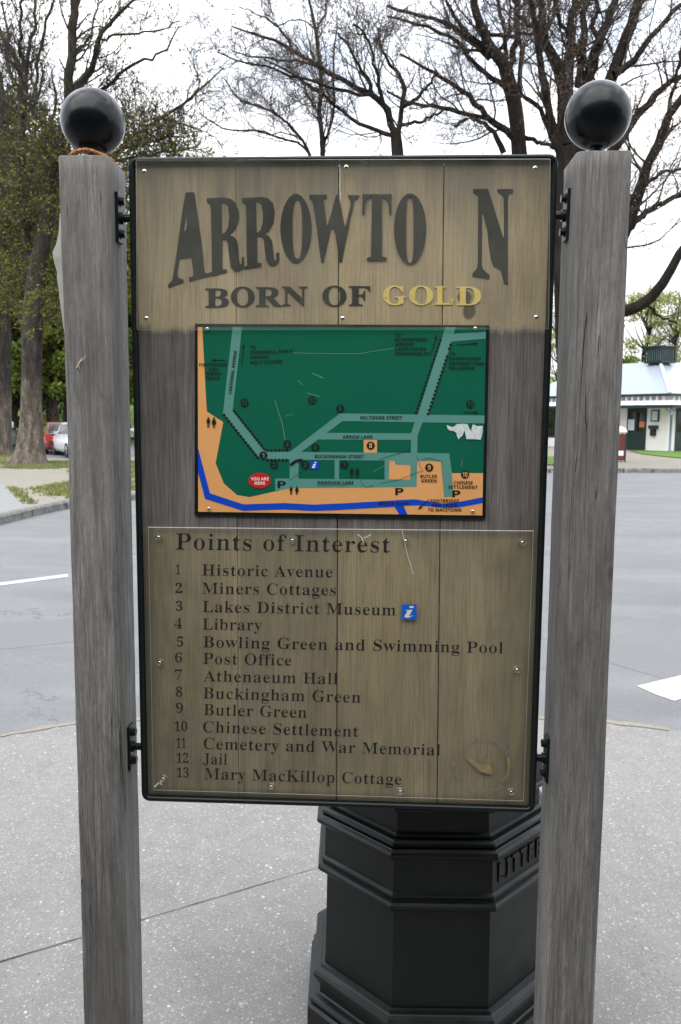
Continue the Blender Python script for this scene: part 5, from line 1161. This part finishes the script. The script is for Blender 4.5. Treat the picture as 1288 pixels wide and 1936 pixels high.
mb = MB(); y0_, y1_ = on_left(1220.5, VD), on_left(1211, VD); mb.box(XF-.064, XF-.0585, y0_, y1_, zz_(1215, 808, 41), zz_(1215, 797, 41)); mb.build('poster', MAT['poster'], dr, False)
nbd = face_part('notice_board', on_left(1247, VD), on_left(1232, VD), zz_(1240, 797, 41), zz_(1240, 775, 41), 'dkgreen', .07)
mb = MB(); mb.box(XF-.078, XF-.0705, on_left(1245, VD), on_left(1234, VD), zz_(1240, 795, 41), zz_(1240, 777, 41)); mb.build('notice', MAT['paper'], nbd, False)
lb = face_part('letter_box', on_left(1246, VD), on_left(1232, VD), zz_(1240, 811, 41), zz_(1240, 804, 41), 'dkgreen', .22)
mb = MB(); mb.box(XF-.16, XF, on_left(1242, VD), on_left(1234, VD), zz_(1240, 824, 41), zz_(1240, 811.2, 41)); mb.build('box_body', MAT['bark_d'], lb, False)
for y0_, y1_ in ((5.0, 6.6), (7.6, 9.6)):
    w_ = face_part('window', y0_, y1_, .5, zd1, 'dkgreen', .04); mb = MB(); mb.box(XF-.05, XF-.0405, y0_+.1, y1_-.1, .62, zd1-.1); mb.build('pane', MAT['glass'], w_, False)
for x0_, x1_ in ((1.55, 3.0), (4.6, 6.0)):
    mb = MB(); mb.box(x0_, x1_, XF-.05, XF, 0, zd1); d_ = mb.build('door', MAT['dkgreen'], COT, False); mb = MB(); mb.box(x0_+.1, x1_-.1, XF-.058, XF-.051, .95, zd1-.2); mb.build('pane', MAT['glass'], d_, False)
# louvred lantern on the ridge
ls = .57; zl0, zl1 = ZR-.10, ZR+.80
mb = MB(); mb.box(AP-ls, AP+ls, AP-ls, AP+ls, zl0, zl0+.12); mb.box(AP-ls-.05, AP+ls+.05, AP-ls-.05, AP+ls+.05, zl1-.06, zl1)
for a in (-ls+.04, ls-.04):
    for b in (-ls+.04, ls-.04): mb.box(AP+a-.04, AP+a+.04, AP+b-.04, AP+b+.04, zl0+.12, zl1-.06)
lan = mb.build('lantern', MAT['dkgreen'], COT, False)
mb = MB(); mb.box(AP-ls+.12, AP+ls-.12, AP-ls+.12, AP+ls-.12, zl0+.12, zl1-.06); mb.build('glazing', MAT['paper'], lan, False)
mb = MB()
for k in range(1, 8):
    d = -ls+.08+k*(2*ls-.16)/8
    for s in (-1, 1): mb.box(AP+s*(ls-.05)-.02, AP+s*(ls-.05)+.02, AP+d-.03, AP+d+.03, zl0+.12, zl1-.06); mb.box(AP+d-.03, AP+d+.03, AP+s*(ls-.05)-.02, AP+s*(ls-.05)+.02, zl0+.12, zl1-.06)
mb.build('louvre', MAT['dkgreen'], lan, False)
# red slatted street bin with white dome
rb_ = pz(1166, 873, .10); RB = empty('street_bin', tuple(rb_), 0, 'brick red slatted street bin with white domed lid by the right post', 'litter bin')
mb = MB()
for k in range(9): mb.box(-.24, .24, -.24, .24, .10+k*.105, .19+k*.105)
mb.box(-.225, .225, -.225, .225, .06, 1.04); mb.build('body', MAT['brick'], RB, False)
mb = MB()
for a in (-.26, .22):
    for b in (-.26, .22): mb.box(a, a+.04, b, b+.04, 0, 1.08)
mb.build('corner_frame', MAT['dkgreen'], RB, False)
mb = MB(); mb.loft([[(r*math.cos(a), r*math.sin(a), z) for a in np.linspace(0, 2*math.pi, 20, endpoint=False)] for r, z in ((.30, 1.08), (.34, 1.10), (.33, 1.16), (.27, 1.25), (.16, 1.31), (.03, 1.33))], 0, True, True, True, True); mb.build('domed_lid', MAT['lid'], RB, False)
mb = MB(); mb.box(-.14, .17, -.252, -.242, .24, .42); mb.build('plate', MAT['white'], RB, False)

# ------------------------------------------------------------------ unseen shop added behind the camera to darken ball reflections and shade the sign
SH = empty('added_shade_shop', (0, -5.3, 0), 0, 'added unseen dark shop with verandah shading the sign from behind the camera', 'building')
mb = MB(); mb.box(-16, 16, -6, 0, -.05, 4.6); mb.box(-16.1, 16.1, -.25, .12, 4.6, 5.6); mb.build('wall', MAT['bark_d'], SH, False)
mb = MB(); mb.loft([[(x, .12, 3.6), (x, 3.35, 3.12), (x, 3.35, 2.96), (x, .12, 3.45)] for x in (-16, 16)], 0, True, True, True); mb.build('verandah_roof', MAT['kerb'], SH, False)  # added roof, made deep so the lower sign and posts fall into shade
for k in range(9):
    mb = MB(); mb.bbox(-13.9+k*3.6, -13.78+k*3.6, 3.12, 3.24, -.05, 2.99, .01); mb.build('verandah_post', MAT['post'], SH, False)
for k in range(6):
    x = -14.4+k*5
    mb = MB(); mb.box(x, x+2.9, .002, .06, .6, 2.6); w_ = mb.build('window', MAT['dkgreen'], SH, False); mb = MB(); mb.box(x+.1, x+2.8, .061, .066, .7, 2.5); mb.build('pane', MAT['glass'], w_, False)
    mb = MB(); mb.box(x+3.3, x+4.3, .002, .05, 0, 2.3); mb.build('door', MAT['dkgreen'], SH, False)
